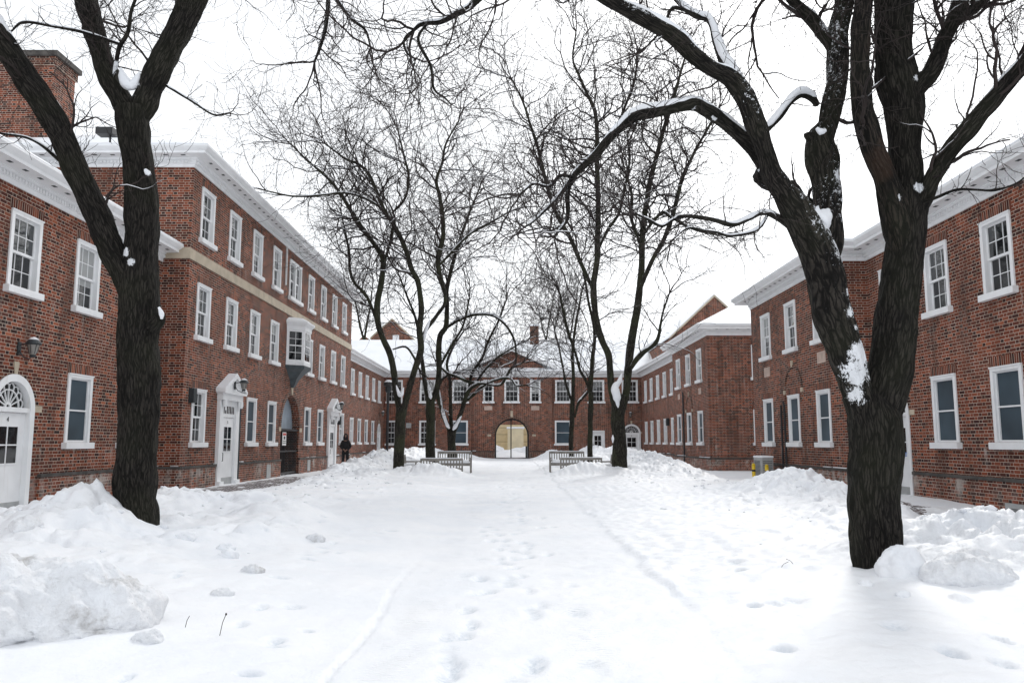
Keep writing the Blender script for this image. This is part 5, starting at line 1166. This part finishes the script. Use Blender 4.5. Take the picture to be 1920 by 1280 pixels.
make_tree('thin bare tree behind the right benches with a snowy side branch at mid height', 40, [
  (T_, [(1071, 850, 9), (1072, 810, 9), (1073, 770, 9.5), (1074, 745, 9)], 0, 0, 0, {}),
  (L_, [(1074, 757, 8), (1075, 720, 7), (1075, 690, 6.5), (1074, 660, 6), (1078, 620, 5), (1085, 580, 4), (1092, 540, 3)], 0, 0, 15, {'len': 2.6, 'shoot': .022}),
  (L_, [(1074, 757, 6), (1066, 735, 5), (1060, 715, 4.5), (1056, 690, 4), (1048, 650, 3.5), (1040, 620, 3)], 0, .4, 12, {'len': 2.3, 'shoot': .02, 'snow': 1.3}),
  (L_, [(1078, 782, 5), (1084, 757, 5), (1096, 742, 5), (1104, 730, 4), (1104, 710, 3)], 0, -.6, 10, {'len': 1.4, 'shoot': .014, 'snow': 2.2}),
 ], 47, False, 'bark_mid', .0068, .8, 1.0, 1.2, maxl=3, group=G2, seg=.35)
make_tree('slender dark bare tree between the thin tree and the tall forked tree on the right', 36, [
  (T_, [(1106, 866, 11), (1106, 820, 10), (1107, 770, 10), (1108, 735, 10)], 0, 0, 0, {}),
  (L_, [(1108, 745, 9), (1109, 700, 8.5), (1111, 670, 8), (1114, 645, 7), (1114, 615, 6), (1104, 570, 5), (1098, 530, 4), (1090, 490, 3)], 0, .5, 18, {'len': 2.8, 'shoot': .024}),
  (L_, [(1107, 735, 7), (1098, 712, 6), (1088, 695, 5.5), (1080, 665, 5), (1068, 630, 4.5), (1058, 590, 4), (1050, 550, 3)], 0, -.4, 16, {'len': 2.6, 'shoot': .022, 'snow': 1.3}),
 ], 53, False, 'bark_mid', .0064, .8, 1.0, 1.2, maxl=3, group=G2, seg=.35)
G3 = 'bare trees beyond the far roofs'
for i, (px, top, Yd, wd) in enumerate([(683, 560, 84, 6), (1024, 580, 92, 4), (1068, 560, 90, 4)]):
    make_tree(['distant bare tree over the far left roof beside the three storey block', 'distant bare tree rising behind the far chimney', 'distant bare tree beyond the far roof, right of the chimney'][i], Yd, [
      (T_, [(px, 700, wd), (px+1, 660, wd), (px, 630, wd)], 0, 0, 0, {}),
      (L_, [(px, 640, wd), (px-8, 610, wd*.7), (px-14, 580, wd*.5), (px-22, top-15, wd*.3)], 0, 0, 14, {'len': 4, 'shoot': .05, 'from': .1}),
      (L_, [(px, 640, wd), (px+6, 600, wd*.7), (px+12, 570, wd*.5), (px+16, top-30, wd*.3)], 0, 0, 14, {'len': 4, 'shoot': .05, 'from': .1})],
      61+i, False, 'bark_mid', .012, .8, 1.0, .3, maxl=2, group=G3, seg=.5, twm='twig_far')

# ------------------------------------------------------------------ benches
def make_bench(L=1.55):
    root = empty('park_bench'); h = .43
    s = MB()
    for k in range(6): y = -.24+k*.085; s.box(-L/2+.04, L/2-.04, y, y+.065, h, h+.025)
    s.build('seat', M['wood'], root)
    bk = MB()
    def post(x, m):      # rear leg and back post, leaning
        m.add([(x-.03, .26, 0), (x+.03, .26, 0), (x+.03, .32, 0), (x-.03, .32, 0), (x-.03, .36, .92), (x+.03, .36, .92), (x+.03, .41, .92), (x-.03, .41, .92)],
              [(0, 3, 2, 1), (4, 5, 6, 7), (0, 1, 5, 4), (1, 2, 6, 5), (2, 3, 7, 6), (3, 0, 4, 7)])
    for x in (-L/2, L/2): m = MB(); post(x, m); m.build('leg', M['wood'], root); m = MB(); m.box(x-.03, x+.03, -.28, -.22, 0, .64); m.build('leg', M['wood'], root)
    bk.box(-L/2+.03, L/2-.03, .365, .40, .83, .92); bk.box(-L/2+.03, L/2-.03, .335, .365, .50, .56)
    n = 13
    for k in range(n):
        x = -L/2+.10+k*(L-.2)/(n-1); bk.add([(x-.022, .335, .56), (x+.022, .335, .56), (x+.022, .355, .56), (x-.022, .355, .56), (x-.022, .365, .83), (x+.022, .365, .83), (x+.022, .385, .83), (x-.022, .385, .83)],
              [(0, 3, 2, 1), (4, 5, 6, 7), (0, 1, 5, 4), (1, 2, 6, 5), (2, 3, 7, 6), (3, 0, 4, 7)])
    bk.build('backrest', M['wood'], root)
    for x in (-L/2, L/2): m = MB(); m.box(x-.035, x+.035, -.32, .36, .64, .67); m.build('armrest', M['wood'], root)
    fr = MB(); fr.box(-L/2+.03, L/2-.03, -.27, -.23, .34, .43); fr.build('front_rail', M['wood'], root)
    return root
bench0 = make_bench()
def bench_snow(par, L=1.55, dep=.16):
    import bmesh
    bm = bmesh.new(); nx, ny = 40, 16
    vs = [[None]*(ny+1) for _ in range(nx+1)]
    for i in range(nx+1):
        for j in range(ny+1):
            u, v = i/nx, j/ny; x = (u-.5)*(L-.12); y = -.25+v*.55
            e = min(1, min(u, 1-u)*14)*min(1, min(v, 1-v)*7+.0); vs[i][j] = bm.verts.new((x, y, .455+dep*math.sqrt(max(e, 0))*(.85+.3*math.sin(i*.5)*.3)))
    for i in range(nx):
        for j in range(ny): bm.faces.new((vs[i][j], vs[i+1][j], vs[i+1][j+1], vs[i][j+1]))
    me = bpy.data.meshes.new('seat_snow'); bm.to_mesh(me); bm.free(); me.materials.append(M['snow']); me.polygons.foreach_set('use_smooth', np.ones(len(me.polygons), dtype=bool))
    o = bpy.data.objects.new('seat_snow', me); col.objects.link(o); o.parent = par
bench_snow(bench0)
m = MB(); m.box(-.74, .74, .35, .41, .921, .945); m.build('top_snow', M['snow'], bench0)
for i, (x, y, rz, sx, lab) in enumerate([
    (-2.45, 33.6, 0, .9, 'grey teak bench of the left group facing the camera, its slatted back nearest the path'),
    (-2.72, 30.9, 180+4, 1.0, 'grey teak bench of the left group turned away, half sunk in the front snowbank'),
    (-4.05, 32.4, 90, 1.0, 'grey teak bench of the left group seen end-on behind the tall tree trunk'),
    (2.28, 34.0, 0, .93, 'grey teak bench of the right group facing the camera, nearest the path'),
    (2.62, 31.3, 180-3, 1.0, 'grey teak bench of the right group turned away in front of the others'),
    (3.65, 32.4, -90, .9, 'grey teak bench of the right group seen end-on beside the tall tree trunk')]):
    o = bench0 if i == 0 else copy_tree(bench0)
    o.location = (x, y, (.10, -.12, -.02, .10, -.10, -.02)[i]); o.rotation_euler = (0, 0, R(rz)); o.scale = (sx, 1, 1); tag(o, lab, 'bench', 'weathered wooden benches around the trees')

# lamp post
lp = empty('lamp_post', (-5.62, 36, 0), label='slim black lamp post left of the tall forked tree', cat='lamp post')
m = MB(); m.tube([(0, 0, -.2), (0, 0, .5)], .085, 10); m.tube([(0, 0, .5), (0, 0, 3.62)], .06, 10); m.build('pole', M['black'], lp)
m = MB(); m.lathe([(.09, 3.62), (.13, 3.68), (.14, 3.90)], n=10); m.build('lamp_shade', M['iron'], lp)
m = MB(); m.lathe([(.17, 3.90), (.22, 3.93), (.20, 4.08), (.06, 4.16)], n=12); m.build('lamp_cap', M['black'], lp)
m = MB(); m.lathe([(.195, 4.085), (.15, 4.13), (.05, 4.19)], n=12); m.build('cap_snow', M['snow'], lp)

# condenser and bollards
ac = empty('condenser_unit', (8.85, 28.6, 0), R(-90), 'grey outdoor air conditioning unit behind the striped bollards', 'air conditioner')
m = MB(); m.box(-.48, .48, -.2, .2, .08, .86); m.build('casing', M['galv'], ac, bevel=.015)
m = MB()
for k in range(14): m.box(-.40, .25, -.215, -.2005, .16+k*.045, .178+k*.045)
for k in range(10): m.box(.4805, .492, -.16, .16, .2+k*.06, .215+k*.06)
m.build('grille', M['iron'], ac)
m = MB(); m.box(-.5, .5, -.22, .22, .862, .93); m.build('unit_snow', M['snow'], ac, bevel=.03)
m = MB(); m.box(-.42, -.34, -.2, .2, -.2, .08); m.box(.34, .42, -.2, .2, -.2, .08); m.build('foot', M['iron'], ac)
def bollard(x, y, lab):
    r = empty('bollard', (x, y, 0), label=lab, cat='bollard', group='yellow and black striped bollards by the air conditioner')
    m = MB(); m.lathe([(.062, -.3), (.062, .62)], n=14); m.build('post', M['yellow'], r, True)
    for z in (.08, .40):
        m = MB(); m.lathe([(.0635, z-.11 if z < .2 else z), (.0635, z+.12 if z < .2 else z+.07)], n=14); m.build('stripe', M['black'], r, True)
    m = MB(); m.lathe([(.064, .62), (.05, .66), (.02, .68)], n=14); m.build('cap', M['yellow'], r, True)
bollard(8.35, 28.1, 'left one of the two yellow and black striped bollards, at the corner of the wall')
bollard(8.4, 26.8, 'right one of the two yellow and black striped bollards, in front of the grey unit')

# low twigs poking out of the snow
for i, (x, y, h_, lean) in enumerate([(-1.86, 5.25, .13, .04), (-2.12, 5.35, .07, .03), (2.55, 7.9, .06, .10), (2.75, 8.0, .05, -.09)]):
    z0 = gz(x, y); m = MB(); m.tube([(x, y, z0-.03), (x+lean*.5, y, z0+h_*.6), (x+lean, y, z0+h_)], .0022, 5)
    if i == 0: m.tube([(x+lean, y, z0+h_-.006), (x+lean, y, z0+h_+.006)], .006, 6)
    tag(m.build('twig', M['twig']), ['tallest dry stalk poking from the snow by the path, with a dark seed head', 'short dry stalk poking from the snow left of the taller one', 'thin twig lying on the right snow, leaning right', 'thin twig lying on the right snow, leaning left'][i], 'twig')

# ------------------------------------------------------------------ person
def skin_chain(name, joints, edges, root_i, mat, parent, sub=2):
    me = bpy.data.meshes.new(name); me.from_pydata([j[0] for j in joints], edges, []); o = bpy.data.objects.new(name, me); col.objects.link(o)
    md = o.modifiers.new('skin', 'SKIN'); md.use_smooth_shade = True
    for v, j in zip(me.skin_vertices[0].data, joints): v.radius = (j[1], j[2] if len(j) > 2 else j[1]); v.use_root = False
    me.skin_vertices[0].data[root_i].use_root = True
    sm = o.modifiers.new('sub', 'SUBSURF'); sm.levels = sub; sm.render_levels = sub
    dg = bpy.context.evaluated_depsgraph_get(); m2 = bpy.data.meshes.new_from_object(o.evaluated_get(dg)); bpy.data.objects.remove(o)
    m2.materials.clear(); m2.materials.append(mat); o = bpy.data.objects.new(name, m2); col.objects.link(o); o.parent = parent; return o
px_, py_ = -8.72, 42.0
pr = empty('person', (px_, py_, gz(px_, py_)-.02), R(8), 'person in a black hooded coat and black trousers standing with hands together by the wall', 'person')
body = [((0, 0, .95), .13, .10), ((0, .0, 1.15), .12, .09), ((0, .01, 1.36), .15, .10), ((0, .0, 1.50), .055), ((0, -.04, 1.61), .070), ((0, -.045, 1.69), .080), ((0, -.03, 1.75), .06),
        ((-.09, 0, .90), .09), ((-.11, -.01, .50), .062), ((-.12, .02, .09), .042), ((-.13, -.13, .04), .038),
        ((.09, 0, .90), .09), ((.11, -.03, .50), .062), ((.12, .0, .09), .042), ((.14, -.14, .04), .038),
        ((-.19, .01, 1.42), .06), ((-.26, .02, 1.14), .045), ((-.08, -.19, .99), .032), ((-.02, -.215, .97), .03),
        ((.19, .01, 1.42), .06), ((.26, .02, 1.14), .045), ((.08, -.19, .97), .032), ((.03, -.215, .95), .03)]
E = [(0, 1), (1, 2), (2, 3), (3, 4), (4, 5), (5, 6), (0, 7), (7, 8), (8, 9), (9, 10), (0, 11), (11, 12), (12, 13), (13, 14), (2, 15), (15, 16), (16, 17), (17, 18), (2, 19), (19, 20), (20, 21), (21, 22)]
skin_chain('body', body, E, 0, M['skin'], pr)
coat = [((0, 0, 1.0), .19, .15), ((0, 0, 1.2), .17, .14), ((0, .01, 1.38), .16, .14), ((0, .02, 1.50), .10, .10),
        ((-.15, .01, 1.41), .085), ((-.26, .02, 1.14), .078), ((-.09, -.185, .99), .052), ((.15, .01, 1.41), .085), ((.26, .02, 1.14), .078), ((.09, -.185, .97), .052), ((0, 0, .80), .20, .15)]
skin_chain('coat', coat, [(10, 0), (0, 1), (1, 2), (2, 3), (2, 4), (4, 5), (5, 6), (2, 7), (7, 8), (8, 9)], 0, M['cloth'], pr)
skin_chain('hood', [((0, .0, 1.44), .16, .15), ((0, .005, 1.60), .145, .125), ((0, .01, 1.72), .135, .12), ((0, .02, 1.83), .07)], [(0, 1), (1, 2), (2, 3)], 0, M['cloth'], pr)
skin_chain('trousers', [((0, 0, .90), .14, .12), ((-.10, 0, .84), .105), ((-.115, -.01, .50), .082), ((-.125, .02, .14), .072), ((.10, 0, .84), .105), ((.115, -.03, .50), .082), ((.125, .0, .14), .072)], [(0, 1), (1, 2), (2, 3), (0, 4), (4, 5), (5, 6)], 0, M['cloth'], pr)
skin_chain('shoe', [((-.125, .03, .05), .05), ((-.135, -.15, .04), .045)], [(0, 1)], 0, M['black'], pr, 1); skin_chain('shoe', [((.125, .01, .05), .05), ((.145, -.17, .04), .045)], [(0, 1)], 0, M['black'], pr, 1)
for sx in (-1, 1):   # hands meeting in front, five fingers each
    hb = (sx*.035, -.215, .962)
    ch_ = [(hb, .022, .014), ((sx*.02, -.230, .935), .024, .014)]; ed = [(0, 1)]
    for k in range(4):
        a = (sx*(.038-.019*k), -.245, .925-.004*k); b_ = (a[0]-sx*.012, a[1]-.012, a[2]-.032); c_ = (b_[0]-sx*.014, b_[1]+.014, b_[2]-.022+.004*k)
        i0 = len(ch_); ch_ += [(a, .009), (b_, .0085), (c_, .0075)]; ed += [(1, i0), (i0, i0+1), (i0+1, i0+2)]
    i0 = len(ch_); ch_ += [((sx*.012, -.25, .955), .010), ((sx*.002, -.27, .94), .009)]; ed += [(0, i0), (i0, i0+1)]
    skin_chain('hand', ch_, ed, 0, M['skin'], pr, 1)
# face
fz = MB(); fz.tube([(0, -.105, 1.665), (0, -.135, 1.635), (0, -.11, 1.625)], [.010, .016, .010], 6); fz.build('nose', M['skin'], pr)
m = MB()
for sx in (-1, 1): m.tube([(sx*.032-.012, -.118, 1.662), (sx*.032+.012, -.118, 1.662)], .007, 6)
m.build('eyes', M['ink'], pr); m = MB(); m.tube([(-.022, -.112, 1.59), (.022, -.112, 1.59)], .006, 6); m.build('mouth', M['red'], pr)
